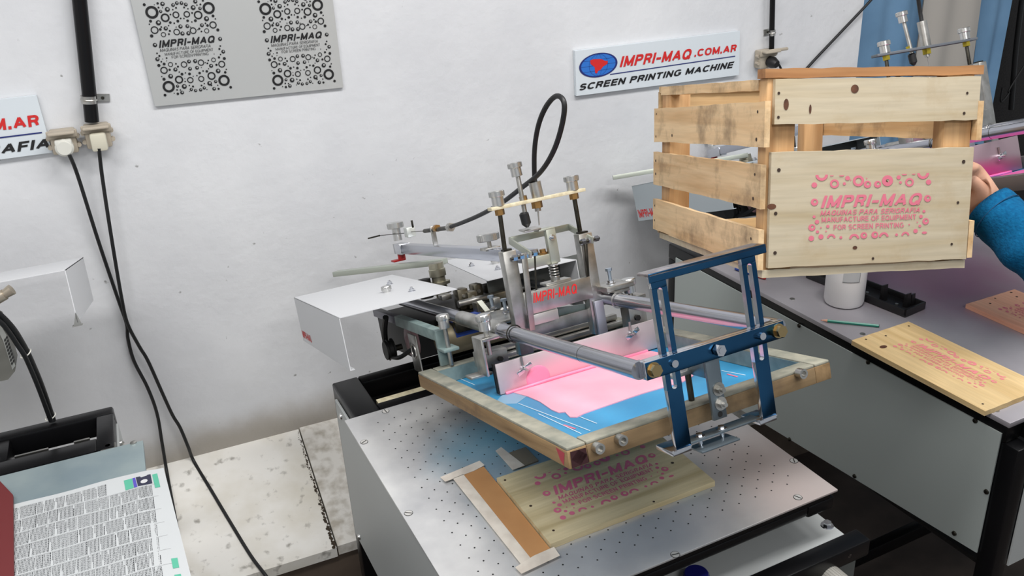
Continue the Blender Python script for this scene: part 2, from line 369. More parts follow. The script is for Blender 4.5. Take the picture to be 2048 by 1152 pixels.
def text(mb, s, p, ex, ey, width, height, shear=0., bold=.02):
    """lettering: lower-left corner p, directions ex, ey (unit), overall width and height; bold sets the stroke weight"""
    wt = .105 if bold <= 0 else (.17 if bold < .017 else .215); hw = wt / 2; vs = []; fs = []; x = 0.; lay = 0
    for ch in s:
        W, st = glyph(ch)
        for k, pl in enumerate(st):
            P = [Vector((x + hw + q[0], hw + q[1] * (1 - wt))) for q in pl]; n = len(P); closed = (P[0] - P[-1]).length < 1e-5
            if closed: P = P[:-1]; n -= 1
            base = len(vs)
            for i in range(n):
                a = P[i - 1] if (i or closed) else P[i]; b = P[(i + 1) % n] if (i < n - 1 or closed) else P[i]
                d0 = (P[i] - a); d1 = (b - P[i]); d0 = d0.normalized() if d0.length > 1e-6 else d1.normalized(); d1 = d1.normalized() if d1.length > 1e-6 else d0
                nn = Vector((-d0.y - d1.y, d0.x + d1.x)); nn = nn.normalized() if nn.length > 1e-6 else Vector((-d0.y, d0.x))
                m = hw / max(.55, nn.dot(Vector((-d1.y, d1.x)))); pt = P[i].copy()
                if not closed and n == 2 and ch in 'MNAERFHTPI-.':   # square ends
                    pt += (d0 if i else -d0) * (hw * (.98 if abs(d0.x) < .05 or abs(d0.y) < .05 else .35))
                z = (lay % 4) * .00005
                for sg in (1, -1): vs.append((pt.x + nn.x * m * sg, pt.y + nn.y * m * sg, z))
            for i in range(n if closed else n - 1):
                j = (i + 1) % n; fs.append((base + 2 * i, base + 2 * i + 1, base + 2 * j + 1, base + 2 * j))
            lay += 1
        x += W + wt + (.15 if ch != ' ' else .0)
    x0, x1 = min(v[0] + shear * min(max(v[1], 0), 1) for v in vs), max(v[0] + shear * min(max(v[1], 0), 1) for v in vs)
    p, ex, ey = Vector(p), Vector(ex), Vector(ey); nz = ex.cross(ey).normalized()
    mb.add([p + ex * ((v[0] + shear * min(max(v[1], -.2), 1.2) - x0) / (x1 - x0) * width) + ey * (min(max(v[1], -.1), 1) * height) + nz * v[2] for v in vs], fs)
def knob(name, parent, F, p, ax, r, h, r2=None, h2=0., m=None, stud=None, label=None):
    """turned knob: knurled head on a narrower neck, standing on p along ax"""
    p, ax = Vector(p), Vector(ax).normalized(); mb = MB(F); r2 = r2 or r * .7
    prof = []
    if h2: prof = [(0, 0), (0, r2), (h2 / (h + h2), r2)]
    else: prof = [(0, 0)]
    t0 = h2 / (h + h2); t = lambda q: t0 + q * (1 - t0)
    prof += [(t0, r * .95), (t(.08), r), (t(.88), r), (t(1), r * .92), (t(1), r * .8), (t(.97), r * .3), (t(.97), 0)]
    mb.lathe(p, p + ax * (h + h2), prof, 28)
    for i in range(28):   # knurling ridges
        z = ax; x = z.orthogonal().normalized(); y = z.cross(x); a = 2 * PI * i / 28; d = x * math.cos(a) + y * math.sin(a)
        c = p + ax * (h2 + h * .48) + d * r; mb.rbox(c, d, z.cross(d), z, r * .025, r * .05, h * .38)
    o = mb.build(name, m or KNOB, parent)
    if stud: MB(F).cyl(p - ax * stud[1], p, stud[0], n=12).build('stud', STEEL, o)
    if label: o['label'] = label
    return o
def bolt(parent, F, p, ax, r, h, m=STEEL, washer=0., name='bolt', stud=0.):
    p, ax = Vector(p), Vector(ax).normalized(); mb = MB(F)
    if washer: mb.cyl(p, p + ax * h * .2, washer, n=20)
    mb.nut(p + ax * h * .2, p + ax * h, r)
    if stud: mb.cyl(p + ax * h, p + ax * (h + stud), r * .5, n=12)
    return mb.build(name, m, parent)
def nails(F, pts, ax, r, parent, m=None, name='nail_head'):
    ax = Vector(ax); x = ax.orthogonal().normalized(); y = ax.cross(x)
    for p in pts:
        mb = MB(F); mb.disc(Vector(p) + ax * .0006, x, y, r * random.uniform(.8, 1.2), 9); mb.build(name, m or NAILM, parent, smooth=False, recalc=False)
NAILM = mat('dark_nail_hole', (52, 36, 26), .7)
KNOTM = mat('wood_knot', (104, 64, 42), .7, c2=(70, 42, 28), scale=60.)

# ------------------------------------------------------------------ room
Y0 = 2.42
XE = 2.3105
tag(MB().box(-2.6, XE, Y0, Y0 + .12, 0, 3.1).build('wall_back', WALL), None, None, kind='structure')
tag(MB().box(-2.6, 5, -2.6, 4.2, -.06, 0).build('floor', FLOOR), None, None, kind='structure')
tag(MB().box(-2.6, 5, -2.6, 4.2, 3.1, 3.2).build('ceiling', CEIL), None, None, kind='structure')
tag(MB().box(-2.72, -2.6, -2.6, 4.2, 0, 3.1).build('wall_left', CEIL), None, None, kind='structure')
tag(MB().box(XE - .05, 5, 3.05, 3.15, 0, 3.1).build('wall_right', DARKW), None, None, kind='structure')
# sloping marble-topped ledge along the foot of the wall
XJ = .2501
zt, zb = .3499, .2225
def ledge(x0, x1, up, name, mt):
    m = MB(); y1 = 1.9871
    m.hexa([(x0, y1, zb - .03 + up), (x1, y1, zb - .03 + up), (x1, Y0, zt - .03 + up), (x0, Y0, zt - .03 + up), (x0, y1, zb + up), (x1, y1, zb + up), (x1, Y0, zt + up), (x0, Y0, zt + up)])
    return tag(m.build(name, mt, base=FW), None, None, kind='structure')
ledge(-2.6, XJ - .002, 0, 'trim_1', MARBLE)
ledge(XJ + .002, XE, .004, 'trim_2', MARBLEM)
tag(MB().hexa([(-2.6, 2.0, 0), (XE, 2.0, 0), (XE, Y0, 0), (-2.6, Y0, 0), (-2.6, 2.0, zb - .03), (XE, 2.0, zb - .03), (XE, Y0, zt - .03), (-2.6, Y0, zt - .03)]).build('trim_3', LEDGE), None, None, kind='structure')
m = MB()
for i in range(110):   # grime along the slab joint
    q = i / 109; y = 2.41 - .42 * q; z = .3499 - (2.42 - y) * .2943; r = random.uniform(.0012, .0038) * (.5 + q)
    m.disc((XJ - .004 - random.random() * .006, y, z + .0012), (1, 0, 0), (0, .959, .282), r, 7)
tag(m.build('trim_4', LEDGELINE, smooth=False, recalc=False), None, None, kind='structure')

# fabric hung at the right end of the wall
def curtain(name, top, bot, y, m, label, waves, amp):
    mb = MB(); n = 40; k = 12; vs = []; fs = []
    for j in range(k + 1):
        t = j / k
        for i in range(n + 1):
            u = i / n; x = (top[0] + (top[1] - top[0]) * u) * (1 - t) + (bot[0] + (bot[1] - bot[0]) * u) * t
            vs.append((x, y + amp * (.4 + .6 * t) * math.sin(u * waves * 2 * PI + 1.3 * t), top[2] * (1 - t) + bot[2] * t))
    nv = len(vs); vs += [(p[0], p[1] + .004, p[2]) for p in vs]
    for j in range(k):
        for i in range(n):
            a = j * (n + 1) + i; fs.append((a, a + 1, a + n + 2, a + n + 1)); fs.append((nv + a, nv + a + n + 1, nv + a + n + 2, nv + a + 1))
    for i in range(n): fs.append((i, nv + i, nv + i + 1, i + 1))
    mb.add(vs, fs)
    return tag(mb.build(name, m, base=shift(FW, top[0], y, bot[2])), label, 'curtain', 'fabric hung beside the wall')
def cx(c, x, y, Y): return 0
curtain('fabric_curtain', (2.426, 2.7346, 1.75), (2.4426 - .03, 2.7329, .75), 2.55, CURTB, 'wide blue fabric hanging between the white wall and the grey fabric', 2.5, .012)
curtain('fabric_curtain', (2.691, 2.9554, 1.75), (2.6877, 3.0068, .75), 2.52, CURTG, 'grey fabric hanging between two blue fabrics', 2., .010)
curtain('fabric_curtain', (3.0183, 3.22, 1.75), (3.0868, 3.2338 - .05, .75), 2.58, CURTB, 'narrow blue fabric hanging beside the dark wall', 1.5, .012)
m = MB(); m.tube([(3.7566, 2.9, 0.9527), (3.6895, 2.9, 0.8545), (3.6899, 2.9, 0.8328), (3.648, 2.9, 0.8024), (3.6421, 2.9, 0.8678)], .004)
m.tube([(3.7311, 2.95, 1.2388), (3.7501, 2.95, 1.0098), (3.7881, 2.95, 0.7366)], .012)
tag(m.build('hanging_cable', RUBBER), 'thin black cables hanging on the dark wall beside blue fabric', 'cable')

# ------------------------------------------------------------------ things on the wall
YS = Y0 - .008
ex, ez = Vector((1, 0, 0)), Vector((0, 0, 1))
def board_wall(name, corners, m, th, label, cat):
    F = shift(FW, *corners[0]); r = root(name, F, label, cat)
    mb = MB(); mb.prism(corners, (0, th, 0)); mb.build('board', m, r)
    return r
# printed metal plate
PYM = 774.8048
pc = [(0.0411, 2.41, 1.377), (0.5197, 2.41, 1.3619)]
zl = 1.377; xl = 0.0411; xr = 0.5197; zr = 1.3619
plate = board_wall('printed_metal_plate', [(xl, 2.41, zl), (xr, 2.41, zr), (xr + .003, 2.41, zr + .42), (xl - .004, 2.41, zl + .42)], PLATEP, Y0 - 2.41 - .001, 'satin metal plate with two black bubble prints on white wall', 'metal plate')
RG = ((0.0663, 1.6198, 0.0034, 0), (0.0798, 1.6008, 0.0149, 0.62), (0.0969, 1.62, 0.0028, 0), (0.1075, 1.6177, 0.005, 2), (0.1309, 1.6128, 0.0042, 2), (0.1404, 1.6164, 0.0042, 2), (0.151, 1.6154, 0.0042, 2), (0.1604, 1.6113, 0.0042, 2), (0.1835, 1.6162, 0.0048, 2), (0.2016, 1.6164, 0.0025, 0), (0.1914, 1.5991, 0.0039, 2), (0.1759, 1.6024, 0.0056, 2), (0.212, 1.5979, 0.0143, 0.62), (0.1159, 1.604, 0.0056, 2), (0.0999, 1.6009, 0.0037, 2), (0.1072, 1.5854, 0.0101, 0.65), (0.1331, 1.5897, 0.0079, 0.68), (0.1584, 1.5885, 0.0076, 0.68), (0.1843, 1.584, 0.0101, 0.68), (0.0969, 1.6103, 0.0022, 0), (0.1207, 1.5917, 0.002, 0), (0.1365, 1.6057, 0.0022, 0), (0.1552, 1.6049, 0.0022, 0), (0.1712, 1.5904, 0.0022, 0), (0.1859, 1.6075, 0.0017, 0), (0.1942, 1.6083, 0.0022, 0), (0.1634, 1.601, 0.0017, 0), (0.1283, 1.6023, 0.0017, 0), (0.106, 1.6089, 0.0011, 0), (0.0889, 1.6176, 0.0011, 0), (0.2187, 1.5785, 0.0034, 0), (0.2021, 1.5734, 0.0059, 2), (0.223, 1.571, 0.0017, 0), (0.2148, 1.5573, 0.0087, 0.7), (0.2241, 1.5443, 0.0037, 0), (0.1974, 1.545, 0.0059, 0.75), (0.1885, 1.5592, 0.0045, 2), (0.2016, 1.5573, 0.0031, 0), (0.1753, 1.5716, 0.0034, 0), (0.1656, 1.5487, 0.0079, 0.72), (0.1534, 1.5435, 0.0048, 2), (0.1395, 1.5445, 0.0048, 2), (0.127, 1.5496, 0.0076, 0.72), (0.1381, 1.5615, 0.0048, 2), (0.1543, 1.5606, 0.0045, 2), (0.1346, 1.5747, 0.0034, 0), (0.1573, 1.5732, 0.0031, 0), (0.1254, 1.5706, 0.002, 0), (0.1423, 1.5803, 0.002, 0), (0.1498, 1.5795, 0.0017, 0), (0.1167, 1.5731, 0.0031, 0), (0.1666, 1.5695, 0.0017, 0), (0.0895, 1.5753, 0.0059, 2), (0.0726, 1.581, 0.0034, 0), (0.0686, 1.5741, 0.0017, 0), (0.0775, 1.5594, 0.009, 0.72), (0.0907, 1.5596, 0.0031, 0), (0.1035, 1.5606, 0.0048, 2), (0.0955, 1.5468, 0.0059, 0.72), (0.0681, 1.5465, 0.0039, 0), (0.1118, 1.5539, 0.0025, 0), (0.0941, 1.5648, 0.002, 0), (0.1114, 1.5664, 0.0017, 0), (0.1082, 1.5465, 0.0022, 0), (0.128, 1.5612, 0.0014, 0), (0.1809, 1.5519, 0.0025, 0), (0.1977, 1.5628, 0.002, 0), (0.1847, 1.5447, 0.002, 0), (0.1771, 1.5499, 0.0014, 0), (0.1611, 1.5575, 0.0014, 0), (0.0711, 1.5245, 0.005, 2), (0.2255, 1.522, 0.0048, 2), (0.0719, 1.5045, 0.002, 0), (0.0761, 1.4977, 0.0025, 0), (0.0699, 1.4906, 0.0048, 2), (0.0777, 1.4836, 0.002, 0), (0.0915, 1.4907, 0.002, 0), (0.0821, 1.4897, 0.0011, 0), (0.0902, 1.4841, 0.0011, 0), (0.0702, 1.4753, 0.0037, 0), (0.083, 1.4773, 0.0034, 0), (0.0975, 1.4744, 0.0059, 0.72), (0.0797, 1.4623, 0.0087, 0.7), (0.0929, 1.462, 0.0028, 0), (0.1063, 1.4609, 0.0048, 2), (0.1103, 1.4745, 0.002, 0), (0.1137, 1.4672, 0.0025, 0), (0.1288, 1.4706, 0.0076, 0.72), (0.1418, 1.4763, 0.0045, 2), (0.1565, 1.4756, 0.0048, 2), (0.1696, 1.4704, 0.0076, 0.72), (0.1408, 1.4586, 0.0045, 2), (0.1579, 1.459, 0.0045, 2), (0.1797, 1.4692, 0.0014, 0), (0.1844, 1.4667, 0.0022, 0), (0.1879, 1.4735, 0.002, 0), (0.2007, 1.4734, 0.0056, 0.72), (0.1922, 1.4596, 0.0048, 2), (0.2055, 1.4605, 0.0028, 0), (0.2185, 1.4606, 0.0084, 0.7), (0.223, 1.505, 0.002, 0), (0.2195, 1.4982, 0.0025, 0), (0.2275, 1.4906, 0.0045, 2), (0.2198, 1.4845, 0.0017, 0), (0.2148, 1.4779, 0.0028, 0), (0.2272, 1.4736, 0.0037, 0), (0.2047, 1.4874, 0.0011, 0), (0.2068, 1.4449, 0.0056, 2), (0.2233, 1.4395, 0.0031, 0), (0.2271, 1.4464, 0.0017, 0), (0.1795, 1.4474, 0.0031, 0), (0.1708, 1.4494, 0.002, 0), (0.1616, 1.4455, 0.0031, 0), (0.1684, 1.4583, 0.0011, 0), (0.185, 1.4532, 0.0014, 0), (0.0921, 1.4461, 0.0056, 2), (0.0754, 1.441, 0.0037, 0), (0.0715, 1.4478, 0.0014, 0), (0.1101, 1.4354, 0.0098, 0.65), (0.1363, 1.431, 0.0076, 0.7), (0.1629, 1.4307, 0.0073, 0.7), (0.1887, 1.4348, 0.0098, 0.68), (0.1143, 1.4538, 0.0017, 0), (0.1196, 1.4479, 0.0034, 0), (0.1283, 1.4499, 0.0017, 0), (0.1373, 1.4462, 0.0034, 0), (0.145, 1.4394, 0.0014, 0), (0.154, 1.44, 0.0017, 0), (0.0826, 1.4214, 0.0143, 0.62), (0.2168, 1.4199, 0.014, 0.62), (0.1036, 1.42, 0.0037, 2), (0.119, 1.4172, 0.0059, 2), (0.1235, 1.4292, 0.0017, 0), (0.124, 1.4359, 0.0011, 0), (0.1316, 1.4181, 0.0017, 0), (0.1397, 1.4145, 0.0025, 0), (0.1342, 1.4076, 0.0039, 2), (0.1439, 1.4037, 0.0039, 2), (0.1562, 1.4038, 0.0039, 2), (0.1657, 1.4074, 0.0039, 2), (0.1604, 1.4143, 0.0022, 0), (0.168, 1.4182, 0.0017, 0), (0.1807, 1.4171, 0.0056, 2), (0.1961, 1.4196, 0.0039, 2), (0.1891, 1.4023, 0.0045, 2), (0.1999, 1.4006, 0.0028, 0), (0.1994, 1.4098, 0.0017, 0), (0.1841, 1.4115, 0.002, 0), (0.1005, 1.4111, 0.002, 0), (0.1004, 1.4013, 0.0031, 0), (0.1111, 1.403, 0.0045, 2), (0.0923, 1.4038, 0.0014, 0), (0.1083, 1.4098, 0.0017, 0), (0.0699, 1.402, 0.0034, 0), (0.2299, 1.4007, 0.0034, 0), (0.1714, 1.4024, 0.0014, 0), (0.1291, 1.4034, 0.0011, 0))
td = Vector((0.2142, 2.409, 1.5146)) - Vector((0.0797, 2.409, 1.517)); ted = td.normalized(); teu = Vector((-ted.z, 0, ted.x))
def plate_print(dx, dz, sc):
    mb = MB(); c0 = Vector((0.0798, 2.4085, 1.6009))
    T = lambda p: Vector((c0.x + (p[0] - c0.x) * sc + dx, 2.4085, c0.z + (p[2] - c0.z) * sc + dz))
    for x, z, r, k in RG:
        p = T((x, 0, z)); r *= sc
        if k == 0: mb.disc(p, ex, ez, r, 12)
        elif k == 2: mb.disc(p, ex, ez, r, 18, r * .48, (r * .16, r * .22))
        else: mb.disc(p, ex, ez, r, 28, r * k)
    for s, a, b, h, sh, bo in (('IMPRI-MAQ', (0.079, 2.409, 1.5165), (0.2131, 2.409, 1.5147), 62, .3, .03), ('MAQUINAS PARA SERIGRAFIA', (0.0792, 2.409, 1.5067), (0.1993, 2.409, 1.5045), 27, .3, 0.),
                            ('MANUFACTURE OF EQUIPMENT', (0.0892, 2.409, 1.4966), (0.2044, 2.409, 1.4953), 24, 0., 0.), ('FOR SCREEN PRINTING', (0.1038, 2.409, 1.4878), (0.1913, 2.409, 1.4866), 24, 0., 0.)):
        A, B = T(a), T(b); d = B - A; e = d.normalized()
        text(mb, s, A, e, Vector((-e.z * .3, 0, 1)).normalized(), d.length, h / 4.4522 / 800 * sc, sh, bo)
    mb.build('print', INKBLK, plate, smooth=False, recalc=False)
plate_print(0, 0, 1)
o2 = Vector((0.3476, 2.409, 1.5826)) - Vector((0.0798, 2.409, 1.6009))
plate_print(o2.x, o2.z, 1.0)
# sign with globe
SA, SB, SC, SD = (1.2151, 2.405, 1.379), (1.8003, 2.405, 1.3739), (1.8056, 2.405, 1.2348), (1.2169, 2.405, 1.246)
sg = board_wall('company_sign', [SD, SC, SB, SA], SIGN, Y0 - 2.405 - .001, 'white sign with blue globe and red lettering on white wall', 'sign')
sg.children[0].name = 'board'
YT = 2.4035
def wtext(mb, s, a, b, h, sh, bo):
    a = Vector(a); b = Vector(b); a.y = b.y = YT; d = b - a; e = d.normalized(); text(mb, s, a, e, Vector((-e.z * .3, 0, 1)).normalized(), d.length, h, sh, bo)
K18 = 653.7273 * 3.94
mb = MB(); wtext(mb, 'IMPRI-MAQ', (1.3642, 2.4035, 1.3138), (1.6204, 2.4035, 1.3085), 82 / K18, .28, .03)
wtext(mb, '.COM.AR', (1.631, 2.4035, 1.3135), (1.7897, 2.4035, 1.3116), 58 / K18, .12, .025)
g0 = Vector((1.2918, 2.4035, 1.329))
mb.build('red_lettering', RED, sg, smooth=False, recalc=False)
mb = MB(); wtext(mb, 'SCREEN PRINTING MACHINE', (1.2263, 2.4035, 1.2613), (1.7841, 2.4035, 1.2618), 50 / K18, .28, .035)
mb.build('black_lettering', INKBLK, sg, smooth=False, recalc=False)
gx = Vector((0.1298 / 2, 0, 0.0012 / 2)); gz = Vector((0, 0, 92 / K18))
mb = MB(); mb.disc(g0, gx, gz, 1, 40, .9)
l0, l1 = Vector((1.3313, 2.4035, 1.2966)), Vector((1.7857, 2.4035, 1.2977))
mb.quad(l0 - ez * .0015, l1 - ez * .0015, l1 + ez * .0012, l0 + ez * .0012); mb.build('navy_rule_and_rim', NAVY, sg, smooth=False, recalc=False)
mb = MB(); mb.disc(g0, gx, gz, .9, 40); go = mb.build('globe', BLUEP, sg, smooth=False, recalc=False)
mb = MB(); up = Vector((0, -.0004, 0))
for k in (-.5, 0, .5):
    c = math.sqrt(1 - k * k) * .9
    mb.quad(g0 + up + gz * k * .9 - gx * c - ez * .0004, g0 + up + gz * k * .9 + gx * c - ez * .0004, g0 + up + gz * k * .9 + gx * c + ez * .0004, g0 + up + gz * k * .9 - gx * c + ez * .0004)
for k in (.2, .55): mb.disc(g0 + up, gx * k, gz, .9, 30, .88)
mb.build('grid_lines', NAVY, go, smooth=False, recalc=False)
mb = MB(); up = Vector((0, -.0008, 0))
mb.add([Vector(p) + up for p in ((1.2638, 2.4035, 1.3462), (1.2745, 2.4035, 1.3487), (1.2993, 2.4035, 1.3465), (1.313, 2.4035, 1.3396), (1.3234, 2.4035, 1.3377), (1.3216, 2.4035, 1.3292), (1.3077, 2.4035, 1.3234), (1.2981, 2.4035, 1.3143), (1.2903, 2.4035, 1.3123), (1.2859, 2.4035, 1.3053), (1.2799, 2.4035, 1.3068), (1.2784, 2.4035, 1.3243), (1.2649, 2.4035, 1.336))], [tuple(range(13))])
mb.build('red_continent', RED, go, smooth=False, recalc=False)
# second sign, cut by the frame
LB, LC, LT = (-0.3268, 2.405, 1.3016), (-0.2121, 2.405, 1.3004), (-0.2134, 2.405, 1.4396)
dl = (Vector(LC) - Vector(LB)) / (LC[0] - LB[0]); x0 = LB[0] - .28
sl = board_wall('company_sign', [tuple(Vector(LB) - dl * .28), LC, LT, tuple(Vector(LT) - dl * (LT[0] - x0))], SIGN, Y0 - 2.405 - .001, 'white sign with red and black lettering beside the beige sockets', 'sign')
K15 = 816.1947 * 3.6
mb = MB(); a, b = Vector((-0.4298, 2.4035, 1.3728)), Vector((-0.2219, 2.4035, 1.3682))
wtext(mb, 'Q.COM.AR', a, b, 80 / K15, .1, .03); mb.build('red_lettering', RED, sl, smooth=False, recalc=False)
mb = MB(); wtext(mb, 'SERIGRAFIA', (-0.4856, 2.4035, 1.3154), (-0.215, 2.4035, 1.3137), 68 / K15, .28, .035); mb.build('black_lettering', INKBLK, sl, smooth=False, recalc=False)
mb = MB(); l0, l1 = Vector((-0.4855, 2.4035, 1.3552)), Vector((-0.2228, 2.4035, 1.352)); mb.quad(l0 - ez * .0016, l1 - ez * .0016, l1 + ez * .0016, l0 + ez * .0016); mb.build('navy_rule', NAVY, sl, smooth=False, recalc=False)

# power sockets and conduits
def conduit(name, p0, p1, r, label, clamps, side):
    F = shift(FW, *p0); o = root(name, F, label, 'conduit')
    MB().cyl(p0, p1, r, n=20).build('pipe', BLACK, o)
    d = (Vector(p1) - Vector(p0)).normalized()
    for c in clamps:
        c = Vector(c); mb = MB(); mb.ring(c, d, r + .0015, .0022, 24, 6); mb.cyl(c - d * .009, c + d * .009, r + .0016, n=24)
        sx = Vector((d.z, 0, -d.x)) * side; q = c + sx * (r + .014); mb.rbox((q.x, Y0 - .003, q.z), sx, (0, 1, 0), d, .016, .002, .009)
        k = mb.build('pipe_clamp', STEEL, o); k['label'] = 'grey metal clamp'
        MB().cyl((q.x, Y0 - .009, q.z), (q.x, Y0 - .004, q.z), .004, n=10).build('screw', DSTEEL, k)
    return o
yc = Y0 - .026
p1 = Vector((-0.1082, 2.394, 1.3641)); p0 = Vector((-0.0712, 2.394, 1.6447)); d = p0 - p1
conduit('wall_conduit', p1, p1 + d * 1.4, .0165, 'thick black conduit ending at the pair of beige sockets', [(-0.1031, 2.394, 1.4174)], 1)
p1 = Vector((1.9194, 2.394, 1.3058)); d = Vector((1.9104, 2.394, 1.4588)) - p1
conduit('wall_conduit', p1, p1 + d * 2.2, .0085, 'thin black conduit above the open socket near the crate', [(1.9181, 2.394, 1.3574)], 0.01)
def socket(c, up, plug_round, label, open_cover=False):
    c = Vector(c); z = Vector(up).normalized(); x = Vector((z.z, 0, -z.x)); y = Vector((0, 1, 0)); F = basis(c, x, y, z); o = root('wall_socket', F, label, 'socket', 'sockets on the wall')
    m = MB(F); m.box(-.029, .029, -.034, 0, -.028, .030, .005); m.build('box', BEIGE, o)
    m = MB(F); m.box(-.034, .034, -.040, -.034, .012, .032, .003); m.box(-.030, .030, -.062, -.036, .024, .031, .003); m.build('lid', BEIGE, o)
    for s in (-1, 1):
        for q in (-.010, .012): MB(F).cyl((s * .032, -.03, q), (s * .032, -.016, q), .0055, n=10).build('lid_lug', BEIGE, o)
    return o, F
upv = (.02, 0, 1)
s1, F1 = socket((-0.1805, 2.418, 1.3244), upv, True, 'beige socket with round grey plug beside the sign')
m = MB(F1); m.lathe((0, -.034, -.008), (0, -.060, -.008), [(0, .021), (.8, .021), (1, .016), (1, 0)], 24); m.box(-.019, .019, -.058, -.034, -.010, .012, .004); pl = m.build('plug', PLUG, s1)
s2, F2 = socket((-0.1031, 2.418, 1.3265), upv, False, 'beige socket with square cream plug below the conduit')
m = MB(F2); m.box(-.0185, .0185, -.060, -.034, -.030, .014, .006); m.build('plug', mat('cream_plug_plastic', (206, 202, 184), .5), s2)
s3, F3 = socket((1.8998, 2.418, 1.2758), (0, 0, 1), False, 'beige socket with raised lid and black plug near the crate')
m = MB(F3); m.lathe((.004, -.034, -.004), (.012, -.066, -.012), [(0, 0), (0, .016), (.5, .019), (1, .012), (1, 0)], 20); m.build('plug', DKPLAST, s3)
m = MB(F3); m.box(-.01, .068, -.05, -.040, .024, .034, .004); m.build('raised_lid', BEIGE, s3)
m = MB(); m.tube([(-0.1736, 2.36, 1.2989), (-0.1692, 2.385, 1.2392), (-0.1625, 2.4, 1.0631), (-0.1522, 2.408, 0.8902), (-0.147, 2.408, 0.8161), (-0.153, 2.408, 0.7705), (-0.1522, 2.408, 0.7022), (-0.1352, 2.4, 0.6175), (-0.128, 2.4, 0.5305), (-0.1337, 2.395, 0.4376), (-0.1393, 2.381, 0.3534), (-0.139, 2.2994, 0.3293), (-0.1369, 2.1607, 0.2989)], .0046)
tag(m.build('power_cord', RUBBER), 'black power cord hanging from the round grey plug', 'power cord')
m = MB(); m.tube([(-0.1058, 2.36, 1.3054), (-0.1155, 2.385, 1.23), (-0.129, 2.385, 1.0751), (-0.1416, 2.385, 0.9016), (-0.1437, 2.393, 0.8219), (-0.13, 2.397, 0.7483), (-0.1174, 2.4, 0.6968), (-0.1008, 2.4, 0.585), (-0.0895, 2.4, 0.5139), (-0.0779, 2.398, 0.4694), (-0.0689, 2.395, 0.4032), (-0.0627, 2.3967, 0.3476), (-0.0334, 2.2822, 0.3128), (-0.001, 2.1542, 0.2751), (0.03, 2.037, 0.2407), (0.0547, 1.965, 0.2206), (0.0641, 1.95, 0.19)], .0046)
tag(m.build('power_cord', RUBBER), 'black power cord hanging from the square cream plug over the ledge', 'power cord')
m = MB(); m.tube([(1.9137, 2.36, 1.2685), (1.9561, 2.385, 1.2387), (2.0069, 2.39, 1.129), (2.0538, 2.4, 0.9471)], .004)
tag(m.build('power_cord', RUBBER), 'black power cord of the plug near the crate', 'power cord')
m = MB(); m.tube([(2.3535, 2.4, 1.4583), (2.3207, 2.4, 1.4198), (2.2066, 2.405, 1.3241), (2.0883, 2.41, 1.2252), (1.9818, 2.41, 1.1286), (1.949, 2.41, 1.031)], .0045)
tag(m.build('black_cable', RUBBER), 'black cable slanting down the wall behind the crate', 'cable')

# ------------------------------------------------------------------ near press cabinet (frame FA: x to the right, y to the wall, z up)
r = root('press_cabinet', shift(FA, .69, 1.3, 0), 'black framed cabinet with grey side panel and perforated metal top under the near press', 'cabinet')
s0, s1, t0, t1 = .366, 1.031, .9185, 1.775
for x, y in ((s0 + .02, t0 + .11), (s1 - .02, t0 + .11), (s0 + .02, t1 - .02), (s1 - .02, t1 - .02)):
    MB(FA).box(x - .02, x + .02, y - .02, y + .02, 0, .79, .003).build('leg', BLACK, r)
MB(FA).box(s0, s0 + .06, t0, t1, .79, .835, .004).build('top_rail', BLACK, r)
MB(FA).box(s1 - .06, s1, t0, t1, .81, .835, .004).build('top_rail', BLACK, r)
MB(FA).box(s0 + .06, s1 - .06, t1 - .035, t1, .79, .835, .004).build('top_rail', BLACK, r)
MB(FA).box(s0 + .01, s1 - .01, t0 + .002, 1.55, .833, .8452).build('under_plate', BLACK, r)
MB(FA).box(s0 + .06, s1 - .06, 1.60, 1.64, .79, .835, .004).build('top_rail', BLACK, r)
MB(FA).box(s0 + .06, s1 - .06, t0, t0 + .04, .815, .835, .004).build('top_rail', BLACK, r)
MB(FA).box(s0 + .07, s1 - .07, 1.655, 1.675, .80, .822).build('inner_strip', CREAM, r)
m = MB(FA); m.box(s0 + .04, s1 - .04, 1.2, t1 - .04, .44, .45); m.build('inner_floor', BLACKM, r)
m = MB(FA); m.box(s0 - .006, s0 - .001, t0 + .03, t1 - .035, .437, .812); p = m.build('side_panel', PANEL, r)
m = MB(FA); m.box(s0 + .04, s1 - .04, t1 - .02, t1 - .016, .44, .79); m.build('back_panel', BLACKM, r)
for q in ((1.70, .79), (1.70, .455), (1.3, .455)):
    m = MB(FA); m.lathe((s0 - .006, q[0], q[1]), (s0 - .012, q[0], q[1]), [(0, .007), (.6, .006), (1, 0)], 14); m.build('panel_screw', KNOB, r)
PX0, PX1, PY0, PY1 = .341, 1.034, .9165, 1.5856
m = MB(FA); m.box(PX0, PX1, PY0, PY1, .8455, .85, .001); top = m.build('perforated_top', ALU, r)
m = MB(FA)
for i in range(34):
    for j in range(33):
        if (i + j) % 2: continue
        x = PX0 + .058 + i * .0178; y = PY0 + .055 + j * .0178
        if x < PX1 - .045 and y < PY1 - .035: m.disc((x, y, .8503), (1, 0, 0), (0, 1, 0), .0016, 8)
m.build('vacuum_holes', BLACKM, top, smooth=False, recalc=False)
